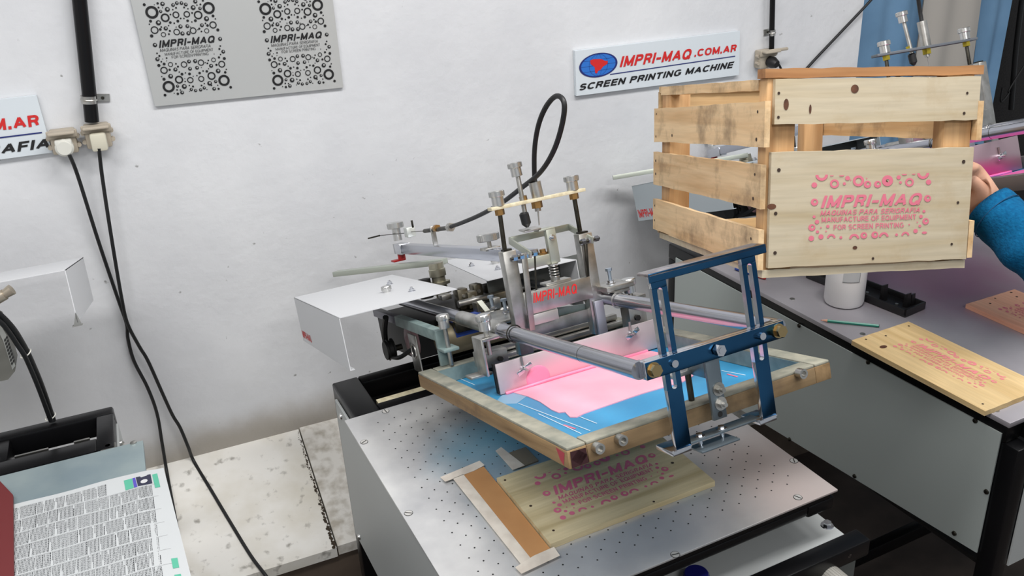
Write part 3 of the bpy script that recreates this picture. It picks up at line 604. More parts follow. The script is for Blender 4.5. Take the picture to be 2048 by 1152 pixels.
for c in ((0.3523, 1.4879, 0.85), (0.3525, 1.2356, 0.85), (0.6918, 0.9205, 0.85), (0.9592, 0.9344, 0.85), (1.0269, 1.0185, 0.85), (0.4268, 1.5741, 0.85)):
    m = MB(FA); m.lathe((c[0], c[1], .8495), (c[0], c[1], .8508), [(0, .0072), (1, .0068), (1, 0)], 20); sc = m.build('top_screw', mat('pale_screw_head', (196, 195, 192), .4, .3), r)
    a = random.random() * 3; m = MB(FA); m.rbox((c[0], c[1], .8509), (math.cos(a), math.sin(a), 0), (-math.sin(a), math.cos(a), 0), (0, 0, 1), .0062, .0008, .0003); m.build('slot', BLACKM, sc)
    m = MB(FA); m.ring((c[0], c[1], .8502), (0, 0, 1), .0074, .0005, 20, 5); m.build('rim', BLACKM, sc)
stain_light_blobs(ALU, [((-.03, .05, .85), (.26, .17, .3), (104, 178, 208), .85, .5), ((-.14, -.10, .85), (.12, .16, .3), (150, 190, 210), .6, .5), ((.0, -.32, .85), (.26, .09, .3), (172, 176, 186), .5, .4), ((.16, -.24, .85), (.11, .10, .3), (150, 176, 186), .5, .5), ((.30, -.30, .85), (.2, .25, .3), (216, 200, 194), .8, .4)])  # overspray stains; the last, warm blob paints light reflected at the front right
# lower front unit of the cabinet
u = r   # the shelf, rail and control box are bolted to the cabinet
m = MB(FA); m.box(.40, 1.055, .905, 1.06, .742, .748); sh = m.build('shelf_sheet', PANEL, u)
c = (1.0461, 0.9421, 0.75); m = MB(FA); m.lathe((c[0], c[1], .748), (c[0], c[1], .7495), [(0, .012), (1, .011), (1, 0)], 22); m.nut((c[0], c[1], .7495), (c[0], c[1], .756), .0075); m.build('shelf_bolt', CHROME, u)
m = MB(FA); m.box(.42, 1.076, .868, .903, .722, .758, .004); m.build('front_rail', BLACK, u)
m = MB(FA); m.box(.42, 1.05, .873, .878, .50, .721); m.build('control_panel', mat('dark_grey_panel', (92, 96, 94), .5), u)
for q in ((31,1945,550),):
    pass
c = (1.0286, 0.873, 0.7407); m = MB(FA); m.lathe((c[0], .873, c[2]), (c[0], .868, c[2]), [(0, .006), (1, .004), (1, 0)], 14); m.build('panel_screw', KNOB, u)
c = (0.9851, 0.868, 0.7138); k = knob('grey_knob', u, FA, (c[0], .873, c[2]), (0, -1, 0), .021, .034, m=mat('grey_ribbed_plastic', (150, 148, 142), .5))
c = (0.7492, 0.9372, 0.76); k = knob('blue_knob', u, FA, (c[0], c[1], .748), (0, 0, 1), .021, .026, m=mat('dark_blue_plastic', (24, 26, 96), .35))

# work on the near table: printed board, cardboard guides, tape
FBD = shift(FA, .524, 1.03, .8505)
def print_design(mb, P, sx, faded=0.):
    """bubble print: P(u, v) gives a point, u right and v up in design units (about 1.47 wide)"""
    e = .001; o = P(0, 0); exx = (P(e, 0) - o) / e; eyy = (P(0, e) - o) / e
    CI = [(428,236,33,0),(664,222,53,.55),(818,157,28,0),(780,222,18,0),(946,190,66,.55),(1053,232,44,3),(1174,232,42,3),(1292,190,66,.30),(1425,150,25,0),(1447,212,17,0),(1556,210,52,.55),(1787,210,32,0),(428,440,43,3),(1778,408,42,3),(422,615,18,0),(455,677,25,0),(394,744,41,3),(459,797,19,0),(386,875,33,0),(500,857,30,0),(736,870,17,0),(582,733,20,0),(500,747,9,0),(560,793,9,0),(1010,850,40,3),(1142,845,42,3),(1405,848,17,0),(1636,806,27,0),(1758,688,40,3),(1700,628,22,0),(1736,565,18,0),(1688,745,17,0),(1557,725,9,0),(1655,698,8,0),(855,178,8,0),(1043,160,7,0)]
    f = lambda x, y: P((x - 1090) / 1000, -(y - 500 + .021 * (x - 1090)) / 1000)
    for x, y, r, k in CI:
        if random.random() < faded * .4: continue
        r /= 1000
        if k == 0: mb.disc(f(x, y), exx, eyy, r, 12)
        elif k == 3: mb.disc(f(x, y), exx, eyy, r, 18, r * .42, (r * .15, r * .15))
        else: mb.disc(f(x, y), exx, eyy, r, 24, r * k)
    for x, y, r, a0, a1 in ((516,115,72,PI,2*PI),(1720,100,72,PI,2*PI),(622,875,50,0,PI),(895,888,60,0,PI),(1250,872,58,0,PI),(1512,860,48,0,PI)):
        mb.disc(f(x, y), exx, eyy, r / 1000, 16, r / 1000 * .55, (0, 0), a0, a1)
    for x, y, w in ((632,122,24),(748,122,30),(1493,110,32),(1605,108,24),(1745,828,32)): mb.disc(f(x, y), exx, eyy * .5, w / 1000, 10, 0, (0, 0), PI if y < 500 else 0, 2 * PI)
    X, Y = exx.normalized(), eyy.normalized(); lx, ly = exx.length / 1000, eyy.length / 1000
    for s, x, y, w, h, sh, bo in (('IMPRI-MAQ', 500, 512, 1210, 148, .3, .022), ('MAQUINAS PARA SERIGRAFIA', 492, 602, 1190, 62, .3, .016), ('MANUFACTURE OF EQUIPMENT', 510, 684, 1130, 62, 0, .016), ('FOR SCREEN PRINTING', 650, 776, 840, 62, 0, .016)):
        text(mb, s, f(x, y), X, Y, w * lx, h * ly, sh, bo)
def printed_board(F, W, D, T, wm, pm, label, org, sx, sy, ux=(1, 0), nl=(), faded=0., kn=()):
    """wooden board in frame F (corner at origin, W along x, D along y) with a print centred on org"""
    r = root('printed_wooden_board', F, label, 'board', 'boards printed in pink')
    m = MB(F); n = 14; poly = []
    for i in range(n + 1): poly.append((W * i / n, random.uniform(0, .0012), 0))
    for i in range(n + 1): poly.append((W - W * i / n, D - random.uniform(0, .0012), 0))
    m.prism(poly, (0, 0, T)); m.build('plank', wm, r, ang=25)
    X = Vector((ux[0], ux[1], 0)); Y = Vector((-ux[1], ux[0], 0)); o = Vector((org[0], org[1], T + .0004))
    m = MB(F); print_design(m, lambda u, v: o + X * u * sx + Y * v * sy, sx, faded); m.build('pink_print', pm, r, smooth=False, recalc=False)
    if nl: nails(F, [(x * W, y * D, T) for x, y in nl], (0, 0, 1), .0028, r, name='nail_hole')
    for x, y, q in kn:
        m = MB(F); m.disc((x * W, y * D, T + .0005), (q * 1.6, 0, 0), (0, q, 0), 1, 14); m.build('wood_knot', KNOTM, r, smooth=False, recalc=False)
    return r
WPALE = wood('pale_pine_along', (206, 192, 156), (180, 164, 126), 0)
WPALE2 = wood('yellow_pine_across', (228, 200, 150), (210, 178, 126), 1)
WPINK = wood('pinkish_pine', (232, 178, 150), (220, 160, 134), 1)
WCR = wood('crate_pine_x', (206, 178, 136), (170, 134, 90), 0, (110, 86, 62), .6, .9)
WCRP = wood('crate_panel_pine', (196, 184, 160), (184, 168, 138), 0, (168, 146, 112), .52, .8)
WCRY = wood('crate_pine_y', (224, 194, 152), (200, 162, 116), 1, (92, 74, 58), .48, .70)
WCRZ = wood('crate_pine_z', (198, 160, 116), (164, 122, 80), 2)
WEDGE = wood('crate_edge_wood', (166, 122, 82), (126, 84, 52), 0)
printed_board(FBD, .332, .205, .011, WPALE, mat('rose_print', (208, 108, 138), .6), 'pale board with fresh pink print on the near perforated top', (.166, .107), .165, .165, nl=((.03, .93), (.05, .5), (.06, .13), (.93, .62), (.62, .03), (.9, .4)))
FCB = shift(FA, .4744, 1.0195, .8505)
m = MB(FCB); m.prism([(.001, 0, 0), (.0475, .0005, 0), (.0475, .268, 0), (0, .264, 0)], (0, 0, .004)); tag(m.build('cardboard_strip', CARD), 'long brown cardboard strip taped beside the pale board', 'cardboard', 'cardboard guides on the perforated top')
FCB2 = shift(FA, .582, 1.2525, .8505)
m = MB(FCB2); m.prism([(0, 0, 0), (.038, .002, 0), (.037, .053, 0), (-.002, .052, 0)], (0, 0, .003)); tag(m.build('cardboard_strip', CARDG), 'small grey cardboard piece taped behind the pale board', 'cardboard', 'cardboard guides on the perforated top')
FCB3 = shift(FA, .648, 1.253, .8505)
m = MB(FCB3); m.prism([(0, 0, 0), (.034, .002, 0), (.034, .05, 0), (0, .05, 0)], (0, 0, .003)); tag(m.build('cardboard_strip', CARDG), 'second grey cardboard piece partly hidden under the screen', 'cardboard', 'cardboard guides on the perforated top')
def tape(pts, z, label):
    m = MB(FA); n = len(pts); P = [(p[0], p[1], z) for p in pts]; m.prism(P, (0, 0, .0007))
    return tag(m.build('masking_tape', TAPE, base=shift(FA, pts[0][0], pts[0][1], z)), label, 'tape', 'masking tape strips')
tape([(.4379, 1.2971), (.480, 1.302), (.5222, 1.307), (.5246, 1.2893), (.500, 1.2835), (.4409, 1.2799)], .8548, 'masking tape across the wall end of the long cardboard')
tape([(.4568, 1.2816), (.4785, 1.2835), (.4835, 1.0195), (.4637, 1.0167)], .8548, 'long masking tape along the outer edge of the cardboard')
tape([(.4516, 1.0153), (.49, 1.0245), (.5283, 1.0268), (.5268, 1.0041), (.454, .9976)], .8558, 'masking tape across the front end of the long cardboard')
tape([(.5623, 1.3215), (.5772, 1.3273), (.5894, 1.2514), (.5637, 1.2504)], .8542, 'masking tape beside the small grey cardboard')

# ------------------------------------------------------------------ printing screen clamped in the near press (frame FH: x, y along the arms, z normal)
FSC = shift(FH, 0, -.613, 0)
r = root('printing_screen', FSC, 'old wooden screen frame with blue mesh and pink ink on the near press', 'printing screen')
XA, YA, YB = .229, -.925, -.30
WFR = wood('old_frame_wood', (150, 124, 90), (108, 86, 60), 1, (96, 74, 60), .58, .75)
WFRX = wood('old_frame_wood_x', (140, 118, 88), (102, 82, 60), 0, (96, 82, 66), .5, .7)
FTOP = mat('grey_green_frame_coat', (150, 148, 134), .55, c2=(116, 118, 108), scale=30., bump=.2)
BW = .030
def rail(x0, x1, y0, y1, wm):
    m = MB(FH); m.box(x0, x1, y0, y1, -.012, .0135, .0015); o = m.build('frame_rail', wm, r)
    m = MB(FH); m.box(x0 + .0008, x1 - .0008, y0 + .0008, y1 - .0008, .0132, .018, .0015); m.build('dried_coating', FTOP, o)
rail(-XA, -XA + BW, YA, YB, WFR); rail(XA - BW, XA, YA, YB, WFR); rail(-XA + BW, XA - BW, YA, YA + BW, WFRX); rail(-XA + BW, XA - BW, YB - BW, YB, WFRX)
for x, y0, y1 in ((-XA + BW, YA + BW, YB - BW), (XA - BW - .001, YA + BW, YB - BW)): MB(FH).box(x, x + .001, y0, y1, -.011, .016).build('inner_coating', TEAL, r)
MB(FH).box(-XA + BW, XA - BW, YB - BW - .001, YB - BW, -.011, .016).build('inner_coating', TEAL, r)
m = MB(FH); m.box(-XA + .01, XA - .01, YA + .01, YB - .01, -.0135, -.0118); me = m.build('blue_mesh', EMUL, r)
def HP(p): return (p[0], p[1], -.0112)
ink = [(-0.1273, -0.5153, -0.011), (-0.1201, -0.5683, -0.011), (-0.1201, -0.615, -0.011), (-0.1274, -0.6734, -0.011), (-0.1266, -0.6981, -0.011), (-0.1186, -0.7034, -0.011), (-0.1255, -0.7338, -0.011), (-0.1186, -0.7431, -0.011), (-0.1022, -0.7375, -0.011), (-0.0742, -0.7358, -0.011), (-0.0408, -0.735, -0.011), (-0.0203, -0.7335, -0.011), (0.0055, -0.7329, -0.011), (-0.0314, -0.7301, -0.011), (0.0354, -0.7344, -0.011), (0.0863, -0.7384, -0.011), (0.1147, -0.7275, -0.011)]
ink = [(p[0], p[1], -.0118) for p in ink] + [(.155, -.66, -.0118), (.170, -.60, -.0118), (.165, -.52, -.0118), (-.115, -.52, -.0118)]
m = MB(FH); m.prism(ink, (0, 0, .0016)); m.build('pink_ink', PINKINK, me, ang=60)
for a, b in (((-0.148, -0.5881, -0.011), (-0.1354, -0.815, -0.011)), ((-0.1505, -0.671, -0.011), (-0.1505, -0.815, -0.011)), ((-0.1138, -0.7441, -0.011), (-0.1123, -0.7947, -0.011)), ((-0.155, -0.2958, -0.011), (-0.1527, -0.4008, -0.011)), ((-0.1127, -0.3188, -0.011), (-0.1127, -0.372, -0.011)), ((0.1608, -0.7437, -0.011), (0.1662, -0.7985, -0.011))):
    m = MB(FH); m.bar(HP(a), HP(b), .0016, .0004); m.build('ink_streak', STREAK, me, smooth=False)
for a, b in (((-0.1492, -0.7561, -0.011), (-0.1459, -0.7883, -0.011)), ((0.1539, -0.7675, -0.011), (0.1533, -0.7945, -0.011))):
    m = MB(FH); m.bar(HP(a), HP(b), .003, .0005); m.build('pink_streak', PINKPR, me, smooth=False)
m = MB(FH); m.prism([(-.145, -.512, -.0119), (-.115, -.512, -.0119), (-.117, -.560, -.0119), (-.150, -.585, -.0119), (-.178, -.55, -.0119)], (0, 0, .0006)); m.build('thin_ink_smear', mat('pale_blue_smear', (130, 172, 200), .4), me)
for c in ((-0.1858, -0.926, 0.0072), (-0.1497, -0.926, 0.0076), (0.1661, -0.926, 0.0144)):
    m = MB(FH); m.lathe((c[0], -.926, c[2]), (c[0], -.938, c[2]), [(0, .0075), (1, .0075), (1, .0045), (.5, .0045), (.5, 0)], 18); m.build('threaded_insert', STEEL, r)
m = MB(FH); m.disc((-.2125, -.9262, .0008), (.0125, 0, 0), (0, 0, .0105), 1, 4); m.add([(-.226, -.9262, -.0105), (-.200, -.9262, -.0105), (-.201, -.9262, .011), (-.225, -.9262, .012)], [(0, 1, 2, 3)]); m.build('dark_ink_patch', mat('dark_dried_ink', (50, 20, 24), .5), r, smooth=False, recalc=False)
m = MB(FH); m.add([(-.2293, -.918, .010), (-.2293, -.893, .012), (-.2293, -.900, -.004), (-.2293, -.909, -.010)], [(0, 1, 2, 3)]); m.build('red_ink_stain', mat('dried_red_ink', (170, 50, 66), .5), r, smooth=False, recalc=False)

# ------------------------------------------------------------------ the presses
BRGM = mat('brown_grey_steel', (138, 132, 116), .36, .95, c2=(96, 92, 80), scale=30.)
PSTEEL = mat('pale_green_steel', (178, 182, 170), .4, .7)
PNKALU = mat('pink_stained_aluminium', (204, 196, 198), .45, .35, c2=(198, 188, 192), scale=10.)
stain_light_blobs(PNKALU, [((-.02, -.515, .0), (.17, .2, .055), (234, 180, 196), .8, .3)])
PNKALU2 = mat('magenta_stained_aluminium', (176, 160, 166), .42, .7)
stain_light_blobs(PNKALU2, [((.05, -.60, -.005), (.22, .2, .05), (214, 84, 150), .95, .3)])
def press(F, name, label, far):
    r = root(name, F, label, 'screen printing press', 'screen printing presses')
    cs = -.10 if far else 0.    # the far carriage stands nearer to the operator
    G = shift(F, 0, cs, 0)
    # --- guide tubes
    for s, b0 in ((-1, .10), (1, .05)):
        m = MB(F); m.cyl((s * .118, -.955, .10), (s * .118, b0, .10), .0125, n=28); t = m.build('guide_tube', TUBE, r)
        m = MB(F); m.cyl((s * .118, -.50 if s < 0 else -.46, .10), (s * .118, -.30, .10), .0145, n=28); m.build('sleeve', STEEL, t)
        bb = -.554 if s < 0 else -.514
        m = MB(F); m.ring((s * .118, bb + cs, .10), (0, 1, 0), .0148, .0012, 28, 6); m.build('retaining_ring', DSTEEL if s < 0 else STEEL, t)
        if s < 0:
            m = MB(F); m.cyl((s * .118, -.803, .10), (s * .118, -.802, .10), .01262, n=28); m.build('joint_line', DSTEEL, t)
    # --- hoods
    hm = HOODG if far else HOOD
    m = MB(F); d = .14; A0, A1, B0, B1 = -.332, -.073, -.18, .30
    m.box(A0, A1, B0, B1, d - .0015, d); m.box(A0, A0 + .0015, B0, B1, .030, d); m.box(A0, A0 + .012, B0, B0 + .0, .030, .0315) if False else None
    m.box(A0, A0 + .010, B0, B1, .0285, .030)
    h = m.build('hood', hm, r, ang=20)
    m = MB(F); p = Vector((A0 - .0004, B1 - .012, .038))
    text(m, 'IMPRI-MAQ', p, Vector((0, -1, 0)), Vector((0, .25, 1)).normalized(), .105 if not far else .115, .019 if not far else .026, 0., .02); m.build('red_lettering', RED, h, smooth=False, recalc=False)
    for c, kd in (((-0.172, 0.0157, 0.14), 1), ((-0.1374, -0.0635, 0.14), 0), ((-0.131, 0.1293, 0.14), 0)):
        if kd: knob('hood_knob', h, F, (c[0], c[1], d), (0, 0, 1), .0115, .010, .009, .004)
        else: bolt(h, F, (c[0], c[1], d), (0, 0, 1), .006, .006, CHROME, .0085, 'hood_bolt', .004)
    m = MB(F); poly = [(0.0781, 0.298, 0.14), (0.001, -0.1702, 0.14), (0.217, -0.1819, 0.14)]; y0 = poly[2][1]
    P = [(poly[0][0], .33, d - .0015), (poly[0][0], poly[0][1], d - .0015), (poly[1][0], poly[1][1], d - .0015), (poly[2][0], y0, d - .0015), (poly[2][0], .33, d - .0015)]
    m.prism(P, (0, 0, .0015)); m.box(poly[2][0] - .0015, poly[2][0], y0, .33, .03, d); h2 = m.build('hood', hm, r, ang=20)
    for c, kd in (((0.1198, 0.054, 0.14), 1), ((0.0756, 0.1055, 0.14), 0), ((0.0779, -0.0526, 0.14), 0)):
        if kd: knob('hood_knob', h2, F, (c[0], c[1], d), (0, 0, 1), .0115, .010, .009, .004)
        else: bolt(h2, F, (c[0], c[1], d), (0, 0, 1), .006, .006, CHROME, .0085, 'hood_bolt', .004)
    m = MB(F); m.box(.030, .283, -.094, -.091, .068, .1375); m.build('hood_front', mat('dark_grey_panel', (92, 96, 94), .5), r)
    # --- drive under the hoods
    m = MB(F); m.box(-.155, .20, -.06, .22, -.015, .065, .004); m.build('drive_housing', BLACKM, r)
    m = MB(F); m.box(-.10, .22, -.20, -.07, .05, .075, .003); m.build('bearing_plate', DSTEEL, r)
    m = MB(F); m.cyl((-.13, -.16, .035), (.05, -.16, .035), .034, n=28); mo = m.build('motor', GREENBR, r)
    m = MB(F); m.cyl((-.10, -.165, .05), (-.03, -.165, .05), .030, n=28); m.build('blue_cover', CAPBLUE, mo)
    # pulley and belt
    m = MB(F); m.lathe((-.205, .01, .010), (-.185, .01, .010), [(0, 0), (0, .022), (.25, .022), (.3, .025), (.35, .021), (.8, .021), (.85, .025), (1, .025), (1, 0)], 28); pu = m.build('small_pulley', BLACKM, r)
    m = MB(F); m.cyl((-.186, .01, .010), (-.165, .01, .010), .007, n=14); m.build('shaft', DSTEEL, pu)
    m = MB(F); m.lathe((-.17, -.055, .03), (-.150, -.055, .03), [(0, 0), (0, .012), (.3, .02), (.3, .034), (1, .034), (1, 0)], 30); m.build('large_pulley', WHEELP, r)
    m = MB(F); m.tube([(-.196, .031, .020), (-.196, .012, .058), (-.196, -.02, .090)], .007, 8); m.tube([(-.196, -.002, -.006), (-.19, -.05, .0), (-.17, -.085, .018)], .005, 8); m.build('drive_belt', RUBBER, r)
    m = MB(F); m.box(-.172, -.168, -.135, -.08, -.03, .055, .002); m.ring((-.1725, -.108, .018), (1, 0, 0), .015, .002, 24, 6); gp = m.build('gusset_plate', STEEL, r)
    m = MB(F); m.disc((-.1728, -.108, .018), (0, 1, 0), (0, 0, 1), .014, 20); m.build('round_opening', BLACKM, gp, smooth=False, recalc=False)
    # --- left frame clamp: long bar, bracket and knob
    m = MB(F); m.box(-.180, -.163, -.031, .15, .070, .088, .001); m.build('rear_bar', mat('violet_grey_bar', (118, 116, 128), .4, .6), r)
    m = MB(F); m.box(-.180, -.162, -.302, -.031, .068, .090, .001); m.build('clamp_bar', TEAL, r)
    m = MB(F); m.box(-.182, -.158, -.312, -.302, .0185, .090, .001); m.box(-.182, -.150, -.345, -.302, .050, .056, .001); cb = m.build('clamp_bracket', TEAL, r)
    knob('clamp_knob', cb, F, (-.166, -.328, .095), (0, 0, 1), .0125, .011, .0105, .016, stud=(.0045, .075))
    # --- second clamp, in front of the tube
    m = MB(F); m.box(-.168, -.134, -.522, -.478, .092, .098, .001); m.box(-.170, -.165, -.522, -.478, .030, .098, .001); m.box(-.160, -.108, -.482, -.442, .034, .062, .001); m.box(-.192, -.150, -.500, -.470, .026, .031, .001); c2 = m.build('clamp_bracket', STEEL, r)
    knob('clamp_knob', c2, F, (-.150, -.503, .108), (0, 0, 1), .0140, .012, .0112, .017, stud=(.0045, .045))
    bolt(c2, F, (-.125, -.482, .046), (0, -1, 0), .005, .006, BLACKM, 0, 'clamp_screw')
    m = MB(F); m.box(.142, .190, -.495, -.455, .088, .094, .001); m.box(.150, .188, -.490, -.458, .030, .088, .001); c3 = m.build('clamp_bracket', STEEL, r)
    knob('clamp_knob', c3, F, (.170, -.472, .099), (0, 0, 1), .0140, .012, .0112, .016, stud=(.0045, .02))
    bolt(c3, F, (.165, -.490, .052), (0, -1, 0), .006, .006, BLACKM, 0, 'clamp_screw')
    # --- rear carrier: three slotted bars
    for i, (b, dd) in enumerate(((-.345, .030), (-.365, .018), (-.385, .006))):
        m = MB(F); m.box(-.10, .20, b - .008, b + .008, dd - .006, dd + .006, .0015); m.build('carrier_rail', STEEL, r)
    m = MB(F); m.box(-.10, .20, -.345, -.335, -.009, .024); m.build('carrier_back', DSTEEL, r)
    # --- carriage: posts, cross bar with lettering
    for a0, a1, nm in (((-.105, -.078, 'post'), (.176, .203, 'post')) if far else ((-.076, -.049, 'post'), (.083, .112, 'post'))):
        m = MB(G); m.box(a0, a1, -.466, -.444, .035, .266 if far else .231, .002); po = m.build(nm, STEEL, r)
        m = MB(G); m.box(a0 + .005, a1 - .006, -.462, -.448, .266 if far else .231, .269 if far else .234); m.build('end_cap', DSTEEL, po)
    m = MB(G); m.box(-.085 if far else -.052, .180 if far else .090, -.470, -.458, .107, .149, .0012); cbx = m.build('cross_bar', STEEL, r)
    m = MB(G); text(m, 'IMPRI-MAQ', (-0.0348, -0.4705, 0.1268), (Vector((0.0584, -0.4705, 0.1239)) - Vector((-0.0348, -0.4705, 0.1268))).normalized(), (0, 0, 1), .0935, .0185, .28, .010); m.build('red_lettering', RED, cbx, smooth=False, recalc=False)
    m = MB(G); m.box(-.055, .095, -.452, -.436, .060, .085, .001); m.build('lower_beam', STEEL, r)
    m = MB(G); m.box(-.04, .012, -.47, -.45, .085, .105, .001); m.build('spacer_block', mat('pale_steel_block', (196, 194, 192), .4, .8), r)
    m = MB(G); m.box(.088, .107, -.475, -.468, .020, .100, .001); m.build('post_foot', mat('lilac_grey_plate', (170, 172, 184), .4, .7), r)
    m = MB(G); m.rbox((.055, -.44, .088), (1, 0, -.12), (0, 1, 0), (.12, 0, 1), .03, .004, .009, .001); m.build('link_lever', TEAL, r)
    # --- squeegee blade holder
    m = MB(G); m.box(-.149, .205, -.516, -.512, -.0098, .072 if far else .046, .001); sq = m.build('squeegee_plate', PNKALU2 if far else PNKALU, r)
    m = MB(G); m.box(-.152, -.147, -.5118, -.505, -.008, .047); m.build('blade_edge', BLACKM, sq)
    m = MB(G); m.box(-.147, .203, -.5115, -.506, -.010, .005); m.build('rubber_blade', mat('pink_rubber_blade', (206, 120, 140), .5), sq)
    m = MB(G); bd = [(-.140, -.5185, -.0095), (-.10, -.519, -.0085), (-.075, -.520, -.0078), (-.04, -.519, -.0075), (.02, -.5195, -.008), (.08, -.519, -.0085), (.14, -.5185, -.0095), (.16, -.518, -.0097)]
    m.tube(bd, .0032, 10, 5); m.lathe((-.072, -.5162, .000), (-.072, -.5185, .000), [(0, .024), (.6, .022), (1, .016), (1, 0)], 26); m.build('ink_bead', mat('magenta_ink', (226, 92, 164), .3, c2=(236, 120, 184), scale=20.) if far else mat('bright_pink_ink', (248, 140, 174), .3), sq)
    for c in ((-0.0986, -0.52, 0.026), (0.1305, -0.52, 0.0332)):
        w_ = Vector((c[0], -.516, c[2])); m = MB(G); m.lathe(w_, w_ + Vector((0, -.010, 0)), [(0, .006), (.6, .006), (1, .004), (1, 0)], 14)
        for s in (-1, 1): m.rbox(w_ + Vector((s * .0085, -.008, s * .004)), (1, 0, .4 * s * s), (0, 1, 0), (-.4, 0, 1), .007, .0013, .0044, .001)
        wn = m.build('wing_nut', CHROME, sq); m = MB(G); m.cyl(w_ + Vector((0, -.009, 0)), w_ + Vector((0, -.018, 0)), .0024, n=10); m.cyl(w_ + Vector((0, -.0025, .004)), w_ + Vector((0, -.0025, .022)), .0024, n=8); m.build('stud', STEEL, wn)
    # --- yoke and links on the posts
    yl = (-0.03, -0.3954, 0.2407); yr = (0.1, -0.3651, 0.2328)
    m = MB(G); L0 = Vector((-.028, -.482, .2165)); L1 = Vector((-.028, yl[1], yl[2])); R1 = Vector((.102, yl[1], yl[2])); R0 = Vector((.102, -.482, .2165))
    m.bar(L0, L1, .004, .013, bev=.0006); m.bar(L1, R1, .004, .013, bev=.0006); m.bar(R1, R0, .004, .013, bev=.0006); m.build('yoke', PSTEEL, r)
    for a0, a1 in ((-.064, -.010), (.080, .122)):
        m = MB(G); n = 4 if a0 < 0 else 3
        m.cyl((a0, -.472, .2165), (a1, -.472, .2165), .003, n=12); pv = m.build('pivot_bolt', DSTEEL, r)
        for i in range(n):
            x = a0 + (a1 - a0) * (i + .5) / n; m = MB(G); m.nut((x - .004, -.472, .2165), (x + .004, -.472, .2165), .0062); m.build('nut', CHROME, pv)
    m = MB(G); m.bar((-.034, -.474, .212), (-.028, -.474, .080), .003, .0125, up=(0, 1, 0)) if False else m.rbox((-.0433, -.474, .150), (1, 0, -.07), (0, 1, 0), (.07, 0, 1), .0055, .0015, .072, .0005); m.build('link_strip', STEEL, r)
    for x0, x1 in ((-.018, -.026), (.087, .083), (.092, .086)):
        m = MB(G); m.cyl((x0, -.475, .212), (x1, -.473, .150), .0017, n=10); m.build('link_rod', DSTEEL, r)
    # --- centre bracket, spring, anvil
    m = MB(G); m.box(.026, .046, -.448, -.436, .186, .252, .0015); m.box(.012, .046, -.448, -.425, .250, .254, .001); cbk = m.build('centre_bracket', STEEL if far else mat('pale_green_steel', (178, 182, 170), .4, .7), r)
    bolt(cbk, G, (.036, -.448, .235), (0, -1, 0), .0055, .005, CHROME, .006, 'bracket_bolt', .006)
    m = MB(G); m.box(-.022, .032, -.446, -.420, .186, .206, .002); ab = m.build('arm_block', mat('pale_green_steel', (178, 182, 170), .4, .7), r)
    m = MB(G); m.cyl((.018, -.436, .206), (.018, -.436, .210), .0085, n=18); m.nut((.018, -.436, .210), (.018, -.436, .216), .006); m.build('arm_bolt', BRASSN, ab)
    m = MB(G); pts = []
    for i in range(81):
        a = i / 80 * 2 * PI * 5; pts.append((.0296 + .0085 * math.cos(a), -.445 + .0085 * math.sin(a), .186 - .026 * i / 80))
    m.tube(pts, .0012, 6, sm=1); m.build('spring', SPRING, r)
    m = MB(G); m.cyl((.0296, -.445, .153), (.0296, -.445, .160), .009, n=18); m.cyl((.0296, -.445, .185), (.0296, -.445, .1865), .011, n=18); m.build('spring_seat', STEEL, r)
    m = MB(G); m.box(.002, .056, -.460, -.432, .149, .154, .001); m.build('anvil_plate', STEEL, r)
    m = MB(G); m.rbox((-0.0, -0.435, 0.2574), (1, 0, 0), (0, 1, .1), (0, -.1, 1), .017, .014, .0015, .0005); m.build('stop_plate', STEEL, r)
    # --- threaded rods, strip and knobs on top
    sl, sr = (-0.0751, -0.44, 0.3107), (0.1223, -0.44, 0.3088)
    if far: sl, sr = (-.1303, -.44, .3256), (.2063, -.44, .3256)
    sm_ = mat('dark_grey_strip', (92, 98, 104), .5) if far else CREAM
    zs = (sl[2] + sr[2]) / 2
    m = MB(G); m.box(sl[0], sr[0], -.450, -.430, zs - .003, zs + .003, .0006); m.build('top_strip', sm_, r)
    kl, kr = (-0.0561, -0.44, 0.3234), (0.1006, -0.44, 0.3262)
    bl, br = (-0.0598, -0.44, 0.2289), (0.101, -0.44, 0.2305)
    nb = YBRASS if far else BRASSN
    for k_, b_ in ((kl, bl), (kr, br)):
        x = (-.0943 if k_ is kl else .1754) if far else k_[0]
        m = MB(G); m.cyl((b_[0] + (x - k_[0]), -.44, .266 if far else .231), (x, -.44, zs), .0044, n=14); rd = m.build('threaded_rod', DSTEEL, r)
        m = MB(G); m.nut((x, -.44, zs - .014), (x, -.44, zs - .003), .009); m.build('brass_nut', nb, rd)
        knob('adjusting_knob', rd, G, (x, -.44, zs + .003), (0, 0, 1), .0145, .011, .0115, .017)
    mk, mt = (-0.0033, -0.44, 0.3768), (-0.004, -0.44, 0.2633)
    if far: mk, mt = (-.009, -.44, .412), (-.004, -.44, .29)
    x = mk[0]; m = MB(G); m.cyl((mt[0], -.435, mt[2] + .02), (x, -.43, mk[2] - .012), .0045, n=14); rd = m.build('stop_rod', STEEL, r)
    knob('stop_knob', rd, G, (x - .001, -.43, mk[2] - .018), (-.06, 0, 1), .0135, .010, .0105, .016)
    m = MB(G); m.lathe((mt[0], -.435, mt[2] - .001), (mt[0] - .003, -.435, mt[2] + .028), [(0, 0), (0, .003), (.25, .009), (.9, .009), (1, .006), (1, 0)], 16); m.build('rubber_tip', RUBBER, rd)
    m = MB(G); m.nut((x + .004, -.43, zs - .001), (x + .003, -.43, zs + .011), .0075); m.build('brass_nut', nb, rd)
    sv, sn, sw = (0.0261, -0.44, 0.3384), (0.0233, -0.44, 0.2999), (0.0205, -0.44, 0.2612)
    if far: sv, sn, sw = (.0442, -.44, .385), (.0442, -.44, .31), (.0442, -.44, .28)
